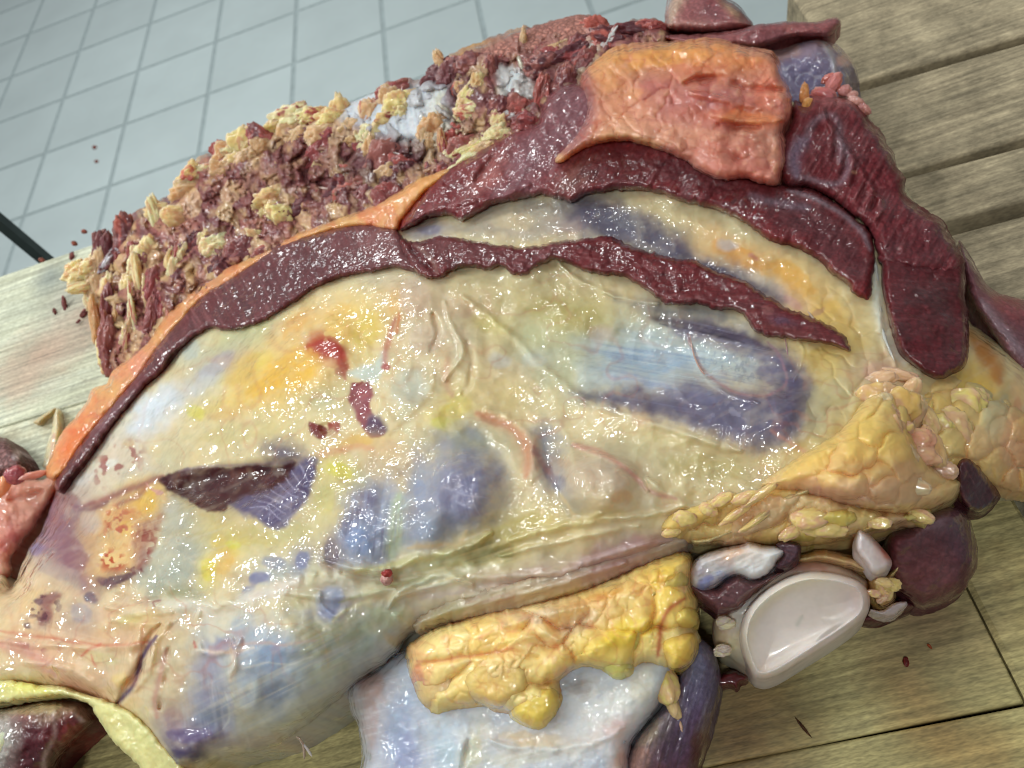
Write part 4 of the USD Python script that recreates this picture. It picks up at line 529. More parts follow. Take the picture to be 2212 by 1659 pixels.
for k,(u,v,a,bb,r,th,cl,dz) in enumerate([(1892,860,30,24,10,.8,(226,176,108),.012),(1930,880,34,30,-20,.8,(230,176,100),.014),(1925,935,20,26,0,.9,(226,164,112),.016),(1972,895,16,30,20,.8,(214,176,126),.014),(1985,950,22,20,0,.9,(222,150,120),.015),(2000,905,14,26,-30,.8,(222,178,120),.014),(1990,985,26,18,10,.8,(214,150,116),.013),(1950,985,20,24,0,.8,(218,176,130),.014),(2015,965,14,34,-20,.7,(222,170,112),.013),(2035,1010,22,14,30,.7,(216,160,130),.012),(1945,1045,40,16,10,.5,(230,196,150),.012),(1900,820,26,12,-10,.6,(226,176,140),.012),(1940,810,30,10,10,.6,(224,170,136),.012),(1965,845,12,24,30,.7,(222,176,130),.014),(2030,925,20,22,0,.6,(232,196,104),.008),(2075,880,36,30,0,.5,(230,196,110),.006),(2060,940,30,40,0,.5,(226,186,116),.006),(2110,870,20,24,0,.5,(226,200,120),.004)]):
    mm, cc = lump(u, v, float(S(np.array([u]), np.array([v]))[0]) + dz - .009, a * 1.35, bb * 1.35, r, th * .7, .4, k + 23, 3, 1.6, cl, (222,166,124)); obj('fat_nodule', mm, M_fat, beef, True, cc)
piece('muscle_wedge', beef, M_meat, [(2064,1002),(2085,986),(2112,1000),(2142,1040),(2160,1072),(2146,1092),(2118,1108),(2085,1098),(2066,1062)], off(-.004), t=.016, w=16, rag=2, h=[('n',12,.001)], base=(80,34,42), ops=grain(60,.5), label='small dark glossy muscle wedge at the right edge of the fat')
lowz = zf([(880,1430,.086),(900,1360,.096),(1100,1340,.10),(1300,1260,.10),(1500,1180,.095),(1500,1380,.086),(1200,1540,.088),(950,1540,.084),(1380,1440,.088)])
up = lambda f, d: (lambda u, v: f(u, v) + d)
KF = [(874,1425),(880,1395),(900,1380),(937,1355),(990,1340),(1060,1318),(1140,1300),(1237,1275),(1337,1240),(1404,1208),(1478,1190),(1500,1215),(1496,1260),(1510,1300),(1500,1345),(1512,1385),(1490,1425),(1440,1450),(1390,1440),(1372,1468),(1330,1472),(1290,1452),(1257,1446),(1215,1470),(1222,1510),(1200,1550),(1170,1580),(1140,1572),(1120,1556),(1070,1543),(1037,1532),(987,1538),(937,1545),(906,1518),(882,1468)]
piece('yellow_fat_bulge', beef, M_fat, KF, up(lowz, .004), t=.034, w=50, level=.55, rag=4, under=.02, h=[('k',80,.014,-20,1.5),('k',30,.003,10,1),('n',40,.003),(s,[(900,1440),(1000,1420),(1100,1410),(1160,1420)],8,-.004),(s,[(1090,1350),(1170,1330),(1260,1310)],9,.005),(s,[(1080,1390),(1170,1370),(1230,1400)],9,.004),(s,[(1260,1440),(1290,1400),(1360,1370),(1400,1340)],16,.006),(s,[(1130,1560),(1160,1500),(1190,1460)],10,-.004)], base=(238,204,132), albedo=.86, ops=[('k',80,-20,1.5,[(240,204,116),(238,196,104),(240,212,142),(230,186,120),(240,200,92)],.45,(206,136,96),.35),('n',50,(240,212,140),.7,.0),('n',26,(226,172,124),.6,.15),(b,900,1480,24,70,0,(214,136,104),.9),(b,1010,1500,50,30,10,(232,192,112),.7),(b,1080,1550,60,16,10,(214,140,104),.8),(b,1350,1370,80,40,-20,(226,192,70),.9),(b,1330,1450,40,30,0,(220,200,110),.8),(b,1290,1290,90,16,-20,(206,140,50),.8),(b,1250,1350,70,30,-30,(206,176,140),.8),(b,1160,1330,70,20,-15,(210,180,150),.8),(b,1440,1260,50,40,-30,(236,190,76),.8),(s,[(1480,1290),(1440,1320),(1425,1360),(1420,1420)],6,(170,70,50),.8),(s,[(900,1430),(1000,1420),(1110,1400)],4,(206,120,80),.6),('r',50,(206,120,80),.35),('n',10,(240,214,140),.35,.25)], label='large lobed mass of bright yellow fat hanging from the lower edge')
vz = zf([(830,1400,.108),(900,1312,.122),(1150,1252,.128),(1400,1166,.118),(1490,1150,.112),(1500,1190,.104),(1350,1268,.108),(1140,1338,.108),(960,1378,.104),(870,1432,.092)])
piece('fascia_veil', beef, M_skin, [(890,1352),(915,1320),(960,1300),(1020,1276),(1150,1246),(1280,1206),(1400,1160),(1490,1146),(1500,1168),(1440,1204),(1350,1240),(1250,1282),(1150,1312),(1060,1330),(985,1342),(935,1356),(905,1366)], up(vz, -.0085), t=.010, w=26, level=.9, rag=6, under=.01, seed=4, albedo=.62, deep=.2, h=[('n',30,.0022),('n',12,.0008),('f',-18,70,8,.0012),(s,[(880,1350),(1000,1310),(1180,1270),(1350,1215)],7,.003),(s,[(1000,1345),(1150,1305),(1300,1255)],6,.0025)], base=(206,184,160), ops=[('f',-18,80,9,(196,150,146),.5),('f',-20,60,6,(226,212,180),.35),(b,960,1330,80,30,-20,(190,182,144),.8),(b,1330,1230,110,26,-20,(198,156,152),.8),(b,1150,1300,90,30,-16,(214,186,140),.7),(b,1220,1290,40,20,-20,(226,192,120),.6)], label='pinkish veil of membrane along the lower edge, above the bright yellow fat')
for k,(pl,cl,dz,tt) in enumerate([([(985,1470),(1000,1440),(1040,1415),(1090,1412),(1130,1420),(1155,1450),(1150,1490),(1120,1520),(1080,1535),(1040,1525),(1000,1508)],(238,194,116),.010,.022),([(1098,1545),(1110,1505),(1150,1480),(1195,1478),(1212,1510),(1200,1548),(1170,1578),(1130,1570)],(238,200,96),.010,.02),([(890,1450),(920,1430),(980,1440),(1000,1480),(980,1520),(930,1532),(900,1505)],(232,190,128),.006,.018),([(1296,1440),(1310,1412),(1350,1408),(1372,1430),(1362,1462),(1330,1470)],(222,204,110),.008,.016),([(1330,1400),(1340,1360),(1380,1330),(1420,1330),(1425,1370),(1400,1405),(1360,1420)],(234,204,96),.008,.018),([(1420,1405),(1425,1375),(1460,1360),(1500,1368),(1508,1400),(1490,1435),(1450,1448)],(238,194,92),.014,.022),([(1440,1350),(1450,1310),(1480,1300),(1505,1320),(1505,1350),(1470,1365)],(236,196,98),.012,.02),([(1380,1300),(1400,1260),(1440,1225),(1480,1220),(1490,1260),(1470,1290),(1430,1300),(1400,1315)],(236,194,96),.010,.02)]):
    piece('fat_lobe', beef, M_fat, pl, up(lowz, dz + .006), t=tt * 1.4, w=34, level=.75, rag=2, h=[('n',18,.0014),('n',8,.0005)], base=cl, ops=[('n',26,(226,160,100),.4,.2),('n',12,(242,214,140),.4,.2),('r',40,(200,110,70),.3)], seed=k)
for k,(pl,cl) in enumerate([([(1425,1130),(1450,1105),(1500,1088),(1550,1070),(1590,1062),(1600,1085),(1560,1110),(1500,1150),(1460,1165),(1430,1150)],(232,190,110)),([(1490,1165),(1540,1150),(1600,1120),(1650,1085),(1700,1060),(1760,1045),(1770,1060),(1720,1085),(1670,1110),(1620,1145),(1560,1170),(1510,1182)],(226,192,130)),([(1680,1165),(1700,1130),(1740,1105),(1790,1092),(1850,1098),(1860,1130),(1820,1160),(1760,1172),(1710,1175)],(226,190,96)),([(1845,1145),(1880,1125),(1920,1118),(1960,1122),(1930,1140),(1890,1150),(1855,1158)],(226,180,110)),([(1930,1118),(1970,1100),(2010,1098),(2012,1120),(2000,1148),(1980,1140),(1950,1130)],(226,192,110)),([(1668,1165),(1690,1135),(1720,1120),(1700,1155),(1680,1172)],(222,140,104)),([(1722,1202),(1771,1188),(1823,1195),(1858,1209),(1884,1237),(1868,1244),(1820,1228),(1771,1218),(1726,1220)],(226,184,124)),([(1880,1237),(1913,1243),(1940,1210),(1950,1230),(1928,1257),(1936,1292),(1906,1315),(1886,1294),(1874,1257)],(228,180,112))]):
    piece('fat_strip', beef, M_fat, pl, off(.010 if k < 6 else .002), t=.030, w=24, level=.9, rag=2.5, under=.012, h=FATN, base=cl, ops=[('n',26,(222,156,120),.6,.15),('n',12,(240,212,150),.4,.2)], seed=k + 5)
for k,(u,v,a,bb,r) in enumerate([(1560,1080,26,12,-30),(1610,1075,30,14,-20),(1480,1120,24,16,0),(1530,1100,20,14,20),(1590,1110,40,10,-35),(1640,1070,46,9,-35),(1750,1120,40,24,-10),(1780,1140,44,20,0),(1710,1150,30,14,-30),(1900,1130,24,12,0),(1990,1115,26,14,20),(1910,1275,16,20,0),(1640,1120,50,8,-35),(1450,1150,20,10,-10)]):
    mm, cc = lump(u, v, float(S(np.array([u]), np.array([v]))[0]) + (.013 if v<1200 else .010), a, bb, r, .55, .32, k + 63, 3, 1.6, (230,190,116), (218,160,122)); obj('fat_nodule', mm, M_fat, beef, True, cc)
jz = zf([(1620,1450,.055),(1660,1466,.05),(1870,1290,.075),(1741,1229,.095),(1640,1290,.08),(1490,1250,.09),(1500,1330,.075),(1700,1180,.10),(1800,1360,.062),(1950,1320,.05),(1850,1150,.10)])
piece('socket_neck', beef, M_bone, [(1545,1400),(1540,1340),(1570,1300),(1600,1285),(1640,1250),(1690,1222),(1750,1210),(1810,1219),(1852,1240),(1874,1262),(1860,1300),(1760,1330),(1680,1400),(1640,1462),(1610,1448),(1580,1425)], up(jz,-.016), t=.022, w=40, under=.03, h=[('n',30,.002),('n',10,.0006)], base=(222,196,174), ops=[(b,1740,1225,70,14,4,(206,140,128),.8),(b,1570,1380,40,60,20,(220,196,130),.8),(b,1600,1330,24,60,30,(214,208,200),.7),(b,1590,1420,30,30,0,(206,196,170),.7),(b,1560,1350,20,30,0,(206,160,150),.6),('n',30,(226,170,140),.5,.2)], label='neck of the shoulder joint under pinkish tissue')
CUP = [(1624,1458),(1606,1420),(1597,1375),(1609,1325),(1641,1285),(1691,1252),(1741,1236),(1785,1236),(1825,1243),(1858,1257),(1876,1280),(1879,1308),(1868,1335),(1835,1363),(1791,1393),(1741,1424),(1691,1455),(1661,1468),(1640,1468)]
CAV = [(1634,1440),(1634,1400),(1652,1352),(1688,1312),(1728,1283),(1775,1268),(1822,1266),(1858,1282),(1868,1306),(1850,1338),(1805,1364),(1762,1389),(1720,1416),(1682,1442),(1652,1452)]
piece('joint_socket', beef, M_bone, CUP, up(jz,.012), t=.018, w=30, level=.5, res=2.2, under=.03, bowl=(.012, 17, 70), h=[(s,[(1845,1318),(1800,1340),(1778,1338)],7,.0012),(b,1800,1380,50,20,-35,-.004)], base=(232,216,206), ops=[(b,1860,1290,40,30,40,(222,176,166),.5),(b,1640,1450,30,20,0,(216,190,176),.5),('n',30,(220,204,192),.4,.1),(s,[(1622,1440),(1612,1390),(1630,1335),(1672,1290),(1726,1258),(1790,1248)],12,(224,206,182),.7),(b,1850,1310,26,50,-20,(222,204,200),.6),(s,[(1840,1345),(1780,1385),(1700,1432)],10,(224,206,204),.5),(s,[(1733,1330),(1722,1350)],5,(196,190,176),.6)], warp=(4,40,1,10), label='smooth white cartilage cup of the shoulder joint')
piece('tendon_muscle', beef, M_meat, [(1490,1262),(1545,1268),(1566,1250),(1594,1240),(1628,1252),(1667,1240),(1700,1232),(1655,1266),(1630,1288),(1608,1308),(1594,1322),(1552,1332),(1531,1318),(1503,1294)], up(jz,.010), t=.022, w=22, level=.8, rag=2, h=[('n',12,.0012),('n',6,.0006)], base=(112,70,74), ops=grain(30,.6), label='dark muscle stub beside the joint')
piece('tendon', beef, M_skin, [(1488,1240),(1505,1205),(1552,1186),(1600,1176),(1618,1170),(1649,1176),(1700,1186),(1680,1214),(1670,1232),(1645,1252),(1620,1256),(1594,1246),(1566,1256),(1545,1272),(1517,1282),(1494,1270)], up(jz,.012), t=.022, w=22, level=.8, rag=2, h=[('n',12,.0012),('f',-20,30,4,.0008)], base=(190,184,186), ops=[(p,[(1594,1209),(1615,1174),(1649,1178),(1700,1188),(1677,1212),(1670,1230),(1649,1247),(1621,1254),(1594,1244)],8,(228,222,218),.95),(b,1590,1192,40,16,-10,(226,180,150),.8),(b,1520,1260,26,16,-20,(110,120,176),.8),(b,1560,1246,24,14,-20,(140,150,196),.7),('f',-20,40,4,(226,226,230),.4),(b,1505,1230,20,20,0,(130,120,136),.6)], label='shiny white and bluish tendon beside the joint')
piece('tendon_muscle', beef, M_meat, [(1676,1176),(1700,1168),(1730,1178),(1722,1210),(1690,1232),(1672,1222),(1690,1200)], up(jz,.004), t=.012, w=10, base=(88,62,72), ops=grain(20,.5), h=[('n',10,.001)])
piece('tendon_tab', beef, M_bone, [(1850,1146),(1864,1144),(1892,1168),(1926,1212),(1912,1238),(1886,1242),(1866,1217),(1846,1186)], up(jz,.020), t=.020, w=16, level=.8, rag=1.5, h=[('n',14,.0012)], base=(224,206,204), ops=[('n',14,(210,180,180),.5,.1),(b,1915,1190,16,30,-30,(222,130,110),.9)], label='pale tab of cut tendon above the joint')
piece('membrane_shred', beef, M_skin, [(1880,1316),(1905,1318),(1934,1302),(1958,1300),(1956,1312),(1930,1332),(1900,1330)], up(jz,.006), t=.006, w=8, rag=2, ragscale=6, base=(196,176,176), h=[('n',8,.0015)])
piece('belly_fat_flap', beef, M_fat, [(-60,1465),(20,1468),(70,1478),(130,1482),(185,1500),(240,1518),(285,1540),(330,1580),(362,1618),(395,1655),(420,1700),(330,1700),(295,1650),(250,1608),(222,1570),(207,1545),(190,1520),(140,1505),(80,1508),(0,1520),(-60,1530)], off(-.004), t=.008, w=14, level=.5, rag=4, under=.010, h=[('n',24,.0024),('n',9,.0008)], base=(222,212,146), ops=[('n',30,(224,200,130),.6,.1),(b,60,1490,60,16,4,(226,216,110),.8)], label='pale yellow fat flap at the lower left corner')

def knobs(poly, n, size, zfun, dz, cols, seed, parent, name='fat_nodule', flat=.5, rot=(-50, 20)):
    """Fat lobules that swell out of a bigger mass, half sunk in it."""
    q = random.Random(seed); g = shapely.Polygon(curve(poly, True, 4)).buffer(0); lo = np.min(poly, 0); hi = np.max(poly, 0); k = 0
    while k < n:
        u, v = q.uniform(lo[0], hi[0]), q.uniform(lo[1], hi[1])
        if not g.contains(shapely.Point(u, v)): continue
        k += 1; a = q.uniform(*size); bb = a * q.uniform(.5, .9)
        mm, cc = lump(u, v, float(zfun(np.array([u]), np.array([v]))[0]) + dz - a * .00012, a, bb, q.uniform(*rot), flat * q.uniform(.7, 1.15), .42, seed * 100 + k, 3, 1.5, q.choice(cols), q.choice(cols), .76)
        obj(name, mm, M_fat, parent, True, cc)
FC = [(236,192,112),(230,184,122),(238,202,130),(226,168,122),(232,196,150),(222,158,126)]
knobs([(1860,880),(1900,840),(1960,860),(1985,960),(2040,1030),(1960,1060),(1900,1000)], 7, (16, 30), off(.006), .006, FC, 3, beef)
knobs([(1480,1110),(1600,1060),(1700,1050),(1860,1095),(1990,1105),(1840,1140),(1700,1150),(1560,1150)], 5, (16, 30), off(.0), .006, FC, 5, beef, rot=(-40, 0))
knobs([(1560,1420),(1545,1350),(1580,1330),(1600,1400),(1625,1460),(1600,1455)], 4, (12, 22), jz, .008, [(226,206,160),(214,196,150),(222,190,170)], 7, beef)
knobs([(1880,1250),(1940,1215),(1945,1290),(1905,1310)], 4, (12, 22), jz, .014, FC, 8, beef)
# ---------------------------------------------------------------- other pieces of meat
shank = thing('beef_shank', 'beef shank under white and bluish membrane, lying below the bright yellow fat', 'meat')
shz = zf([(760,1480,.055),(800,1450,.06),(1000,1600,.065),(1000,1700,.06),(1400,1450,.075),(1550,1400,.06),(1540,1650,.04),(1300,1600,.075),(1250,1460,.07)])
piece('membrane', shank, M_skin, [(752,1490),(770,1468),(815,1445),(880,1400),(1000,1390),(1200,1400),(1400,1400),(1500,1380),(1470,1440),(1450,1490),(1430,1520),(1400,1560),(1370,1600),(1360,1640),(1350,1720),(1050,1730),(775,1730),(782,1640),(772,1570),(755,1530)], shz, t=.03, w=45, rag=2, zb=.001, h=[('n',40,.003),('n',14,.001),(s,[(800,1500),(880,1580),(900,1700)],20,.003),(s,[(990,1610),(1000,1660)],12,.003),(s,[(1060,1600),(1150,1620),(1260,1610),(1350,1570)],9,.004),(s,[(1010,1600),(1000,1650),(985,1700)],6,-.004)], base=(192,198,208), ops=[('n',40,(206,206,206),.7,.0),(b,860,1570,40,100,5,(166,180,206),.8),(b,800,1560,24,70,0,(186,164,160),.8),(b,800,1480,40,40,-30,(190,160,150),.8),(b,960,1630,40,50,0,(176,196,206),.7),(b,880,1640,40,60,0,(150,156,190),.7),(b,1020,1640,20,70,10,(206,200,160),.7),(b,1150,1600,90,24,6,(216,190,150),.8),(b,1120,1640,90,20,0,(206,200,180),.7),(b,1300,1540,90,50,-30,(222,220,216),.9),(b,1330,1570,50,16,-30,(222,180,170),.6),(b,1240,1480,50,20,-10,(170,168,166),.7),(b,1390,1480,50,40,-60,(222,212,190),.8),(b,1340,1650,20,50,0,(226,180,160),.8),('f',-15,60,5,(224,224,228),.3)], label='white and bluish membrane over the shank')
piece('shank_muscle', shank, M_meat, [(1500,1382),(1530,1390),(1548,1420),(1556,1470),(1545,1530),(1530,1590),(1510,1650),(1500,1730),(1340,1730),(1350,1660),(1370,1600),(1410,1550),(1440,1510),(1465,1450)], up(shz,-.004), t=.028, w=34, zb=.001, rag=2, h=[('f',-75,60,6,.0012),('n',24,.002)], base=(112,96,128), ops=[(b,1520,1620,40,60,10,(110,50,54),.9),(b,1490,1690,60,40,0,(120,52,52),.9),(b,1440,1600,40,60,20,(92,64,84),.8),(b,1400,1580,24,60,40,(186,170,140),.8),(b,1380,1660,24,60,10,(216,170,150),.8),('f',-75,70,6,(160,150,176),.5),(b,1420,1680,40,50,0,(110,56,62),.7),(b,1500,1440,40,60,0,(126,126,150),.7)], label='purple muscle on the right side of the shank')
piece('shank_muscle', shank, M_meat, [(1000,1660),(1100,1648),(1200,1640),(1300,1622),(1340,1640),(1330,1730),(980,1740)], up(shz,.006), t=.012, w=14, rag=2, base=(122,84,84), ops=grain(0,.5), h=[('n',12,.001)])
piece('membrane_edge', shank, M_skin, [(1000,1640),(1090,1638),(1180,1630),(1260,1612),(1340,1590),(1350,1610),(1290,1632),(1190,1650),(1100,1658),(1010,1670)], up(shz,.010), t=.008, w=8, rag=3, ragscale=6, base=(212,212,214), h=[('f',80,12,3,.0008)])
for k,(u,v,a,bb,r,cl) in enumerate([(1440,1480,26,40,-10,(228,196,110)),(1452,1520,14,30,-20,(226,180,120)),(1466,1555,5,24,-15,(226,170,140)),(1080,1590,30,10,10,(214,176,120)),(1180,1608,40,12,5,(218,190,130)),(1120,1612,24,9,-10,(218,180,140))]):
    mm, cc = lump(u, v, float(shz(np.array([u]), np.array([v]))[0]) + .012, a, bb, r, .6, .3, k + 83, 3, 1.6, cl, (222,170,120)); obj('fat_nodule', mm, M_fat, shank, True, cc)

lump_z = lambda z0: (lambda u, v: np.full_like(u, z0))
under = thing('meat_lump', 'dark red skinless meat lump on the board, right of the white joint cup', 'meat')
uz = zf([(1930,1180,.07),(2110,1150,.05),(2100,1260,.035),(1980,1310,.03),(1880,1345,.025),(2000,1100,.075)])
piece('muscle', under, M_meat, [(1915,1160),(1962,1135),(2010,1105),(2062,1095),(2090,1112),(2105,1153),(2112,1188),(2109,1230),(2092,1257),(2088,1271),(2048,1299),(1990,1317),(1955,1292),(1920,1250)], uz, t=.03, w=36, zb=.001, rag=2, h=[('n',30,.003),('n',10,.001)], base=(112,62,68), ops=grain(20,.5)+[(b,2000,1250,80,50,0,(140,84,86),.8),(b,2070,1160,30,60,-10,(98,62,74),.8),(b,2020,1130,40,20,-20,(150,120,130),.6)], label='mottled dark red muscle')
piece('muscle', under, M_meat, [(1856,1342),(1875,1320),(1940,1292),(1978,1310),(1930,1338),(1893,1353)], up(uz,-.01), t=.016, w=16, zb=.001, rag=1.5, base=(92,40,46), ops=grain(20,.5))
shr = thing('meat_shred', 'small torn dark red meat shred on the board under the joint cup', 'meat scrap')
piece('muscle', shr, M_meat, [(1550,1462),(1580,1448),(1610,1455),(1616,1470),(1600,1476),(1592,1488),(1575,1482),(1560,1486),(1546,1478)], lump_z(.016), t=.012, w=10, zb=.001, rag=3, ragscale=6, base=(110,36,42), ops=[('n',10,(150,110,120),.5,.2)])

slab_r = thing('meat_slab', 'reddish purple meat slab running out of the picture at the right edge', 'meat')
piece('muscle', slab_r, M_meat, [(2070,520),(2098,556),(2122,600),(2150,630),(2180,640),(2230,655),(2330,720),(2330,900),(2250,840),(2190,790),(2140,720),(2100,660),(2080,600)], zf([(2080,540,.05),(2212,650,.04),(2330,750,.03),(2212,800,.05),(2100,650,.055)]), t=.024, w=26, zb=.001, rag=2, h=[('f',38,70,8,.0015),('n',24,.002)], base=(136,90,98), ops=grain(38)+[(b,2180,660,60,30,30,(170,90,90),.8),(s,[(2120,650),(2180,730),(2240,790)],10,(176,150,160),.6)])

ribs = thing('rib_piece', 'dark red cut rib piece with pale fat at the bottom left corner', 'meat')
rz = zf([(0,1520,.05),(180,1530,.045),(100,1600,.05),(0,1660,.05),(150,1650,.02)])
piece('muscle', ribs, M_meat, [(-100,1530),(0,1528),(67,1519),(100,1512),(167,1515),(188,1533),(203,1553),(200,1566),(178,1588),(150,1618),(130,1650),(110,1720),(-100,1720)], rz, t=.03, w=30, zb=.001, rag=2, h=[('n',24,.003),('n',9,.001)], base=(96,42,48), ops=[('n',30,(74,34,40),.6,.1),(b,60,1530,90,16,-4,(206,186,140),.9),(b,120,1545,60,12,-20,(206,176,150),.8),(b,40,1550,40,14,-10,(150,90,90),.7),(s,[(110,1545),(118,1590),(100,1630),(96,1690)],6,(206,176,170),.8),(b,66,1600,36,40,0,(88,36,44),.9),(b,160,1590,40,40,-40,(170,60,50),.6),(b,5,1600,24,80,0,(196,190,180),.85),(b,180,1545,20,20,0,(216,190,180),.8),('n',12,(150,80,84),.35,.25)])
mm, cc = lump(4, 1610, .07, 22, 30, 20, .5, .25, 91, 3, 1.5, (230,220,180)); obj('fat_nodule', mm, M_fat, ribs, True, cc)

pinkp = thing('pink_meat', 'salmon pink fatty meat at the left edge, beside the plum rim of the shoulder', 'meat')
pz = zf([(0,1030,.034),(120,1030,.022),(100,1090,.018),(60,1130,.022),(20,1230,.02),(0,1160,.036),(-90,1100,.036)])
piece('flesh', pinkp, M_fat, [(-100,1045),(-20,1038),(8,1024),(40,1030),(60,1034),(96,1034),(118,1020),(130,1040),(112,1080),(92,1110),(76,1140),(50,1170),(26,1210),(20,1250),(-100,1280)], pz, t=.016, w=24, zb=.001, rag=4, h=[('n',26,.003),('n',9,.001),(s,[(20,1080),(60,1070),(90,1060)],7,-.004)], base=(220,156,136), ops=[('n',40,(206,128,118),.7,.0),('n',24,(230,186,160),.6,.1),('n',12,(196,116,108),.4,.2),('r',40,(176,84,80),.4),(b,90,1060,60,30,-30,(226,166,140),.8),(b,20,1170,30,30,-30,(176,70,74),.6),(b,60,1050,40,16,0,(226,160,140),.7)])
mm, cc = lump(34, 1026, .056, 20, 20, 0, .8, .35, 93, 3, 1.6, (150,70,78), (170,90,90)); obj('muscle_knob', mm, M_meat, pinkp, True, cc, label='dark red knob on the pink meat')
mm, cc = lump(6, 1050, .054, 14, 26, 20, .7, .3, 94, 3, 1.6, (214,140,100)); obj('fat_nodule', mm, M_fat, pinkp, True, cc)
mm, cc = lump(75, 1026, .05, 26, 8, -15, .6, .3, 95, 3, 1.6, (214,130,116)); obj('fat_nodule', mm, M_fat, pinkp, True, cc)
brown = thing('brown_meat', 'brownish purple meat end at the left edge, behind the pink meat', 'meat')
piece('muscle', brown, M_shred, [(-80,940),(0,944),(22,952),(40,972),(55,998),(50,1016),(20,1028),(-80,1040)], lump_z(.03), t=.03, w=26, zb=.001, rag=2, h=[('n',20,.002)], base=(120,86,84), ops=[(b,36,985,14,12,0,(206,190,190),.7),(b,48,1000,10,20,0,(84,44,44),.9)])
scrap = thing('fat_scrap', 'twisted pale fat scrap on the board beside the orange rim', 'fat scrap')
piece('fat', scrap, M_fat, [(92,1008),(96,985),(104,955),(112,930),(116,900),(124,880),(129,905),(128,940),(124,970),(114,995),(104,1012)], lump_z(.012), t=.014, w=9, zb=.001, rag=2, ragscale=8, res=2, base=(224,206,164), ops=[('n',12,(226,220,206),.6,.1),(s,[(104,990),(118,940)],4,(206,140,130),.6)])
piece('fat', scrap, M_dryfat, [(72,912),(84,902),(96,894),(112,884),(120,880),(112,892),(96,904),(84,916)], lump_z(.008), t=.006, w=5, zb=.001, res=2, base=(190,170,130))

# ---------------------------------------------------------------- top right: muscle in thin skin behind the flap
ball = thing('skinned_muscle', 'purple muscle knob in glossy clear skin with a red rolled lip, behind the fat flap', 'meat')
bz = zf([(1690,110,.08),(1760,85,.085),(1850,170,.06),(1860,240,.045),(1750,240,.06),(1450,70,.10),(1810,50,.085),(1560,30,.10),(1500,-40,.10),(1650,60,.095)])
piece('muscle', ball, M_skin, [(1640,110),(1687,100),(1720,86),(1758,76),(1792,84),(1828,115),(1843,133),(1856,173),(1860,215),(1872,245),(1840,256),(1780,250),(1700,260),(1660,200)], bz, t=.045, w=50, zb=.001, rag=2, h=[('n',24,.002),('n',9,.0008),(s,[(1780,90),(1800,130),(1805,180)],5,.003)], base=(128,118,140), ops=[(b,1700,110,50,24,0,(190,150,130),.8),(b,1790,90,40,16,30,(206,170,160),.8),(s,[(1780,90),(1800,130),(1805,180)],6,(196,190,186),.7),(b,1840,200,20,60,10,(110,92,100),.8),(b,1730,150,60,40,0,(112,106,138),.8),(b,1825,130,20,20,0,(216,170,150),.8),('r',30,(196,196,206),.4)], label='purple muscle under clear skin')
piece('rolled_lip', ball, M_meat, [(1430,78),(1500,74),(1560,68),(1642,53),(1708,46),(1762,47),(1785,42),(1806,37),(1818,48),(1810,62),(1790,82),(1765,80),(1708,84),(1640,104),(1560,100),(1480,98)], up(bz,.016), t=.018, w=14, rag=2.5, h=[('n',20,.002),('f',-4,40,6,.001)], base=(172,104,104), ops=[('n',24,(196,128,120),.6,.1),('f',-4,50,6,(140,80,84),.4),(b,1660,80,60,14,-6,(150,90,96),.7)], label='red rolled lip of the muscle')
top = thing('red_meat', 'pale red meat block cut off by the top edge of the picture', 'meat')
piece('muscle', top, M_meat, [(1448,-60),(1440,0),(1436,40),(1440,66),(1500,72),(1560,72),(1626,60),(1610,30),(1592,8),(1570,-10),(1560,-60)], up(bz,.004), t=.03, w=26, zb=.001, rag=2, h=[('n',20,.002),('f',20,40,7,.001)], base=(176,108,108), ops=grain(20,.4)+[(b,1455,20,14,50,10,(226,196,170),.8),(b,1545,20,30,30,0,(140,80,86),.7),(b,1500,55,60,10,0,(206,150,140),.6),(b,1580,20,10,30,-40,(222,180,140),.7)])

# ---------------------------------------------------------------- the ragged neck piece behind
neck = thing('beef_neck', 'ragged beef neck with torn maroon flesh and crumbly yellow fat, behind the shoulder', 'meat')
nz = zf([(155,600,.045),(300,500,.065),(500,400,.075),(700,300,.08),(950,200,.095),(1250,60,.10),(1420,60,.10),(250,780,.03),(230,700,.03),(450,700,.045),(700,480,.06),(1000,330,.085),(1300,200,.10),(300,640,.05)])
NP = [(190,625),(196,680),(210,740),(240,800),(300,850),(420,740),(520,640),(640,560),(800,500),(920,440),(1040,380),(1160,320),(1260,220),(1380,130),(1450,110),(1445,60),(1420,44),(1370,40),(1340,60),(1310,55),(1262,32),(1180,48),(1100,66),(1040,90),(1000,102),(952,130),(962,156),(880,172),(830,178),(800,205),(735,230),(700,242),(650,248),(590,270),(530,318),(470,328),(418,348),(392,400),(342,432),(290,462),(246,516),(216,556),(200,590)]
NM = [(110,60,64),(134,74,74),(90,48,54),(150,90,84),(118,70,74)]
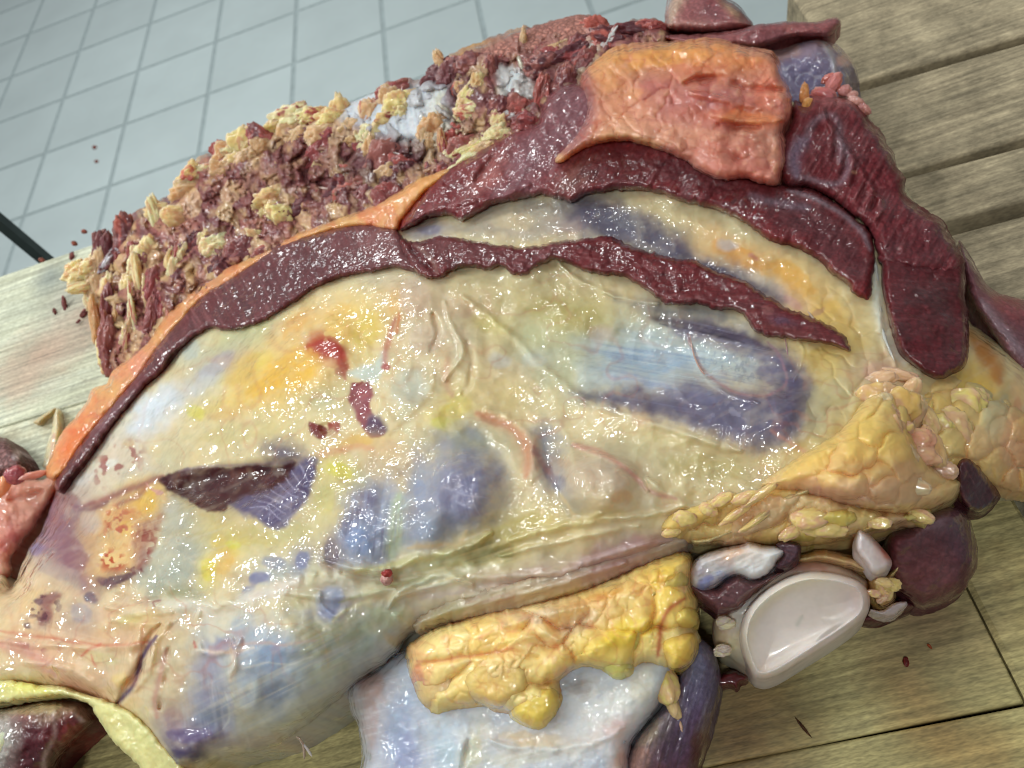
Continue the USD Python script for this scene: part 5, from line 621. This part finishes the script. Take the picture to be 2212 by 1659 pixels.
piece('neck_flesh', neck, M_nmeat, NP, nz, t=.03, w=36, zb=.001, rag=7, ragscale=14, h=[('n',40,.006),('k',34,.014,60,1.3),('k',15,.006,30,1.4),('n',7,.002)], base=(132,82,78), ops=[('k',34,60,1.3,[(140,78,74),(108,58,62),(214,180,134),(124,66,68),(226,198,146),(100,52,58)],.85,(74,34,40),.7),('k',15,30,1.4,[(150,92,84),(206,170,126),(130,76,76),(170,110,98)],.35,(90,48,52),.4),('n',40,(176,124,104),.7,.0),('n',24,(212,176,122),.7,.08),('n',14,(86,44,50),.6,.1),('n',10,(196,150,120),.45,.3),
  (p,[(720,236),(800,205),(960,165),(980,240),(960,290),(830,300),(760,275)],14,(196,200,206),.9),(b,940,290,50,40,0,(214,206,180),.7),(p,[(1075,145),(1130,150),(1150,200),(1110,250),(1080,215)],10,(206,208,206),.9),(p,[(940,130),(1040,92),(1180,48),(1262,32),(1310,60),(1230,90),(1110,120),(1000,140)],10,(168,116,104),.95),(b,1010,100,60,14,-20,(214,160,90),.7),(b,1285,65,30,24,0,(206,150,140),.9),(b,1350,80,60,24,10,(150,90,90),.7),(b,1270,120,14,40,30,(220,206,190),.8),(b,1000,200,50,60,0,(96,54,62),.85),(b,1190,170,70,60,0,(98,54,62),.8),(b,820,350,120,60,-10,(84,48,56),.85),(b,620,370,140,60,-25,(120,70,70),.6)], label='torn flesh of the neck')
piece('ligament', neck, M_dryfat, [(722,240),(760,222),(806,202),(838,196),(880,190),(920,184),(962,166),(985,200),(975,270),(950,300),(860,310),(790,290),(740,262)], up(nz,.008), t=.022, w=30, h=[('f',-12,10,60,.0015),('n',12,.001)], base=(206,208,212), ops=[('f',-12,14,60,(176,180,196),.5),(b,960,250,26,60,0,(216,206,180),.8)], label='ribbed white ligament')
piece('ligament', neck, M_dryfat, [(1070,165),(1085,148),(1128,148),(1140,175),(1150,215),(1125,250),(1095,245),(1080,210)], up(nz,.010), t=.014, w=16, h=[('f',10,8,40,.0012)], base=(210,210,208), ops=[('n',16,(190,180,180),.4,.2)])
piece('cut_slab', neck, M_shred, [(958,150),(962,128),(1010,112),(1060,96),(1110,72),(1180,50),(1240,33),(1275,36),(1300,58),(1290,80),(1220,105),(1140,118),(1060,134),(1000,150)], up(nz,.012), t=.016, w=14, rag=3, h=[('n',20,.002)], base=(170,116,104), ops=[('n',30,(150,98,92),.6,.1),(b,980,118,40,14,-20,(214,156,84),.8),(b,1060,75,50,10,-20,(222,160,80),.8),('n',12,(206,150,130),.4,.25)], label='brownish cut slab on top of the neck')
NUB = {'y': [(230,206,140),(228,204,150),(236,218,164),(224,190,134)], 't': [(206,156,112),(196,150,110),(214,170,130)], 'm': NM, 'r': [(168,84,78),(182,96,86),(150,72,72)], 'w': [(210,208,206),(196,192,200)]}
k = 0
nshape = shapely.Polygon(NP).buffer(-6)
def nub(u, v, a, bb, r, kind, th=.8, dz=.016, rough=.55, tip=(0,0)):
    global k
    k += 1; q = random.Random(k); c1 = q.choice(NUB[kind]); c2 = q.choice(NUB[q.choice('tttr') if kind in 'yt' else q.choice('mmmrr')])
    mm, cc = lump(u, v, float(nz(np.array([u]), np.array([v]))[0]) + dz, a * 1.15, bb * 1.15, r, th, rough, k + 200, 4 if a * bb > 180 else 3, 1.5, c1, c2, .8, tip)
    obj({'y': 'fat_nub', 't': 'dry_fat_nub', 'm': 'meat_tuft', 'r': 'red_meat_tuft', 'w': 'sinew_scrap'}[kind], mm, M_nfat if kind in 'yt' else M_nmeat, neck, True, cc)
spots = [(190,595,34,22,-15,'y'),(170,590,18,24,0,'y'),(215,575,34,20,-30,'y'),(200,615,40,12,-15,'y'),(240,560,12,34,40,'w'),(225,545,26,9,-25,'y'),(295,575,14,36,10,'y'),(330,545,22,26,0,'y'),(350,460,24,20,0,'y'),(345,470,16,20,20,'y'),(412,390,22,30,20,'y'),(405,410,24,18,-20,'y'),(470,535,30,24,-20,'y'),(450,520,16,26,0,'y'),(305,620,10,60,-8,'y'),(290,700,8,60,-6,'y'),(370,590,12,44,6,'y'),(395,560,14,30,0,'y'),(262,650,22,12,0,'t'),(240,670,16,50,0,'m'),(340,620,20,40,5,'m'),(250,700,9,44,4,'t'),(205,690,9,40,-4,'t'),(275,740,10,46,8,'t'),(235,745,16,50,0,'m'),(330,690,14,46,12,'m'),
 (590,440,36,26,-20,'y'),(610,470,26,30,-40,'y'),(600,275,26,16,-20,'y'),(640,262,34,18,-20,'y'),(680,255,30,16,-10,'y'),(720,262,30,20,0,'y'),(760,280,26,20,0,'t'),(700,300,34,24,0,'t'),(650,300,26,20,0,'t'),(770,310,24,18,0,'t'),(865,235,34,30,0,'y'),(850,260,26,20,0,'y'),(880,245,24,20,0,'y'),(850,200,30,16,-20,'m'),(940,285,26,34,0,'t'),(925,310,20,26,0,'t'),(1010,225,20,30,20,'y'),(1035,200,18,30,0,'y'),(1025,250,30,20,0,'y'),(1000,195,14,18,0,'t'),(570,320,24,18,0,'t'),(540,345,20,18,0,'t'),(560,300,30,14,-20,'r'),(545,320,22,14,0,'y'),(500,330,18,12,0,'y'),(790,300,20,24,0,'y'),(800,330,14,30,0,'t'),
 (960,330,8,40,-10,'t'),(985,295,18,22,0,'r'),(1000,335,30,16,-20,'y'),(1040,320,40,20,-25,'y'),(1075,300,30,20,-20,'y'),(990,340,24,18,0,'y'),(1020,350,50,16,-25,'y'),(1020,150,34,24,0,'m'),(970,170,22,26,0,'m'),(990,140,24,14,0,'m'),(1060,160,16,30,0,'m'),(1180,150,36,26,0,'m'),(1220,190,24,40,10,'m'),(1170,210,16,40,10,'r'),(1120,235,30,24,0,'m'),(1140,270,26,20,0,'r'),(1080,245,24,30,0,'m'),(1230,130,40,20,-20,'m'),(1200,110,30,14,-20,'t'),(1130,105,8,34,0,'t'),(955,140,9,24,-25,'t'),(1285,62,26,20,20,'r'),(1330,95,40,20,10,'m'),(1370,70,40,16,5,'m'),(1250,95,30,12,-20,'r'),(1300,110,8,44,30,'w'),(1240,110,24,14,-20,'t'),(1400,60,30,14,0,'r')]
for sp in spots: nub(*sp)
q = random.Random(5); n_ = 0
while n_ < 120:
    u, v = q.uniform(195, 1300), q.uniform(40, 770)
    if not nshape.contains(shapely.Point(u, v)) or shapely.Polygon([(1000,150),(1300,30),(1290,85)]).contains(shapely.Point(u, v)): continue
    if 735 < u < 960 and 175 < v < 275 and v < 330 - .12 * u: continue
    n_ += 1
    edge = v < 560 - .62 * (u - 300) + 60
    if u < 400: kind = q.choice('myrtrym'); a, bb, r = q.uniform(12, 22), q.uniform(26, 60), q.uniform(-14, 22)
    elif u < 930: kind = q.choice('mrtyyyt' if edge else 'mmmmrty'); a, bb, r = q.uniform(22, 50), q.uniform(18, 38), q.uniform(0, 180)
    else: kind = q.choice('mmmrty'); a, bb, r = q.uniform(18, 36), q.uniform(16, 42), q.uniform(-30, 60)
    nub(u, v, a, bb, r, kind, .5, q.uniform(.006, .014), .5)

def strand(pts, wd, zfun, dz, parent, col, name='sinew_strand', mat=None):
    L = resample(curve(pts, False, 5), 6, False); z = zfun(L[:, 0], L[:, 1]) + dz
    Pn, t = P(L[:, 0], L[:, 1], z); T = np.gradient(Pn, axis=0); T /= np.linalg.norm(T, axis=1, keepdims=True)
    A = np.cross(T, [0, 0, 1.]); A /= np.linalg.norm(A, axis=1, keepdims=True); B = np.cross(A, T); k = 7
    an = np.arange(k) * 2 * np.pi / k; rr = (wd / F * t * (.75 + .5 * N2(L[:, 0], L[:, 1], 14, 2, 1)) * np.minimum(1, .25 + 8 * np.minimum(np.linspace(0, 1, len(L)), np.linspace(1, 0, len(L)))))[:, None, None]
    V = (Pn[:, None] + rr * (np.cos(an)[None, :, None] * A[:, None] + np.sin(an)[None, :, None] * B[:, None])).reshape(-1, 3)
    i, j = np.meshgrid(np.arange(len(L) - 1), np.arange(k), indexing='ij'); q4 = np.stack([i * k + j, i * k + (j + 1) % k, (i + 1) * k + (j + 1) % k, (i + 1) * k + j], -1).reshape(-1, 4)
    n = len(L) * k; V = np.vstack([V, Pn[:1], Pn[-1:]])
    Tq = np.vstack([q4[:, [0, 1, 2]], q4[:, [0, 2, 3]], np.stack([np.arange(k), np.full(k, n), (np.arange(k) + 1) % k], 1), np.stack([n - k + np.arange(k), n - k + (np.arange(k) + 1) % k, np.full(k, n + 1)], 1)])
    obj(name, (V, Tq), mat or M_skin, parent, True, np.broadcast_to(lin(col) * .75, (len(V), 3)))
for pts, wd, col in [([(520,400),(560,420),(600,405),(660,400)],3,(196,150,140)),([(610,430),(660,405),(720,410),(760,420)],3,(206,166,150)),([(470,460),(500,480),(520,520)],3,(196,170,160)),([(960,300),(972,330),(985,352)],5,(206,150,90)),([(945,135),(962,158),(968,170)],6,(196,150,100)),([(1112,90),(1120,120),(1128,150)],7,(206,186,160)),([(1310,65),(1280,100),(1268,135)],8,(222,206,190)),([(1230,150),(1260,140),(1300,120)],4,(150,96,96)),([(430,570),(450,600),(445,640)],5,(214,196,150)),([(280,640),(290,690),(300,740)],6,(222,200,140)),([(230,640),(228,690),(240,740)],4,(176,150,150)),([(820,300),(850,330),(900,330)],3,(180,160,150))]:
    strand(pts, wd, nz, .020, neck, col)
for pts, wd, col in [([(1890,560),(1897,640),(1908,720),(1932,780)],5,(214,206,190)),([(1652,700),(1700,690),(1740,706)],3,(214,196,190)),([(1744,672),(1758,690),(1768,706)],4,(206,176,150)),([(1490,722),(1500,770),(1524,812),(1575,852),(1645,868)],2.2,(186,136,120)),([(1656,664),(1690,712),(1702,770)],2.2,(182,136,140)),([(640,1590),(655,1606),(658,1640)],4,(150,120,104)),([(648,1600),(662,1615),(674,1634)],3.5,(206,190,182))]:
    strand(pts, wd, S, .0015, beef, col)

# ---------------------------------------------------------------- small things
def crumb(name, u, v, z, a, bb, r, col, label, cat, group=None):
    mm, cc = lump(u, v, z, a, bb, r, .5, .4, int(u) + 7, 2, 1.5, col, None, .8)
    obj(name, mm, M_shred, None, True, cc, label=label, cat=cat, group=group)
for u, v, a, bb, r, lb in [(140,658,5,17,-4,'slender maroon meat crumb on the board, longest of those at the upper left'),(182,676,6,12,35,'maroon tadpole shaped meat crumb on the board beside the neck'),(170,694,3,6,40,'tiny tail of meat on the board just below the tadpole shaped crumb'),(118,672,4,7,-10,'smallest red meat crumb on the board left of the slender one'),(156,553,5,9,15,'maroon meat crumb at the far board edge, touching the yellow fat nub')]:
    crumb('meat_crumb', u, v, .003, a, bb, r, (116,62,64), lb, 'meat crumb', 'meat crumbs at the upper left')
crumb('meat_crumb', 1957, 1430, .002, 6, 10, 5, (110,34,30), 'single dark red meat crumb lying on the board below the joint cup', 'meat crumb')
crumb('meat_crumb', 2008, 1396, .002, 3, 6, -30, (160,70,40), 'thin orange red fleck on the board, above the dark red crumb', 'meat crumb')
crumb('splinter', 1735, 1572, .002, 3, 21, -35, (70,44,26), 'thin dark brown splinter lying on the board at the bottom right', 'splinter')
for u, v, a, lb in [(205,319,5,'tiny red meat speck on the floor tiles, highest of them'),(209,349,4,'tiny red meat speck on the floor tiles, just below the highest one'),(183,500,6,'red meat speck on the floor tiles close to the board edge'),(161,526,6,'reddish oval meat speck nearest the fat nub at the board edge'),(91,562,6,'dark red meat speck next to the steel post')]:
    crumb('meat_speck', u, v, FZ + .006 if v < 400 else .0, a, a * .8, 20, (150,76,66), lb, 'meat speck', 'meat specks scattered beyond the board')
c0 = P(70, 552, -.06)[0]
post = thing('steel_post', 'dark steel post standing behind the board at the left edge', 'post')
mp = trimesh.creation.box([.015, .015, 2.2]); mp.apply_translation([c0[0], c0[1] + .012, FZ + 1.1]); obj('shaft', mp, M_steel, post, False)
mp = trimesh.creation.box([.08, .08, .008]); mp.apply_translation([c0[0], c0[1] + .012, FZ + .008]); obj('foot_plate', mp, M_steel, post, False)
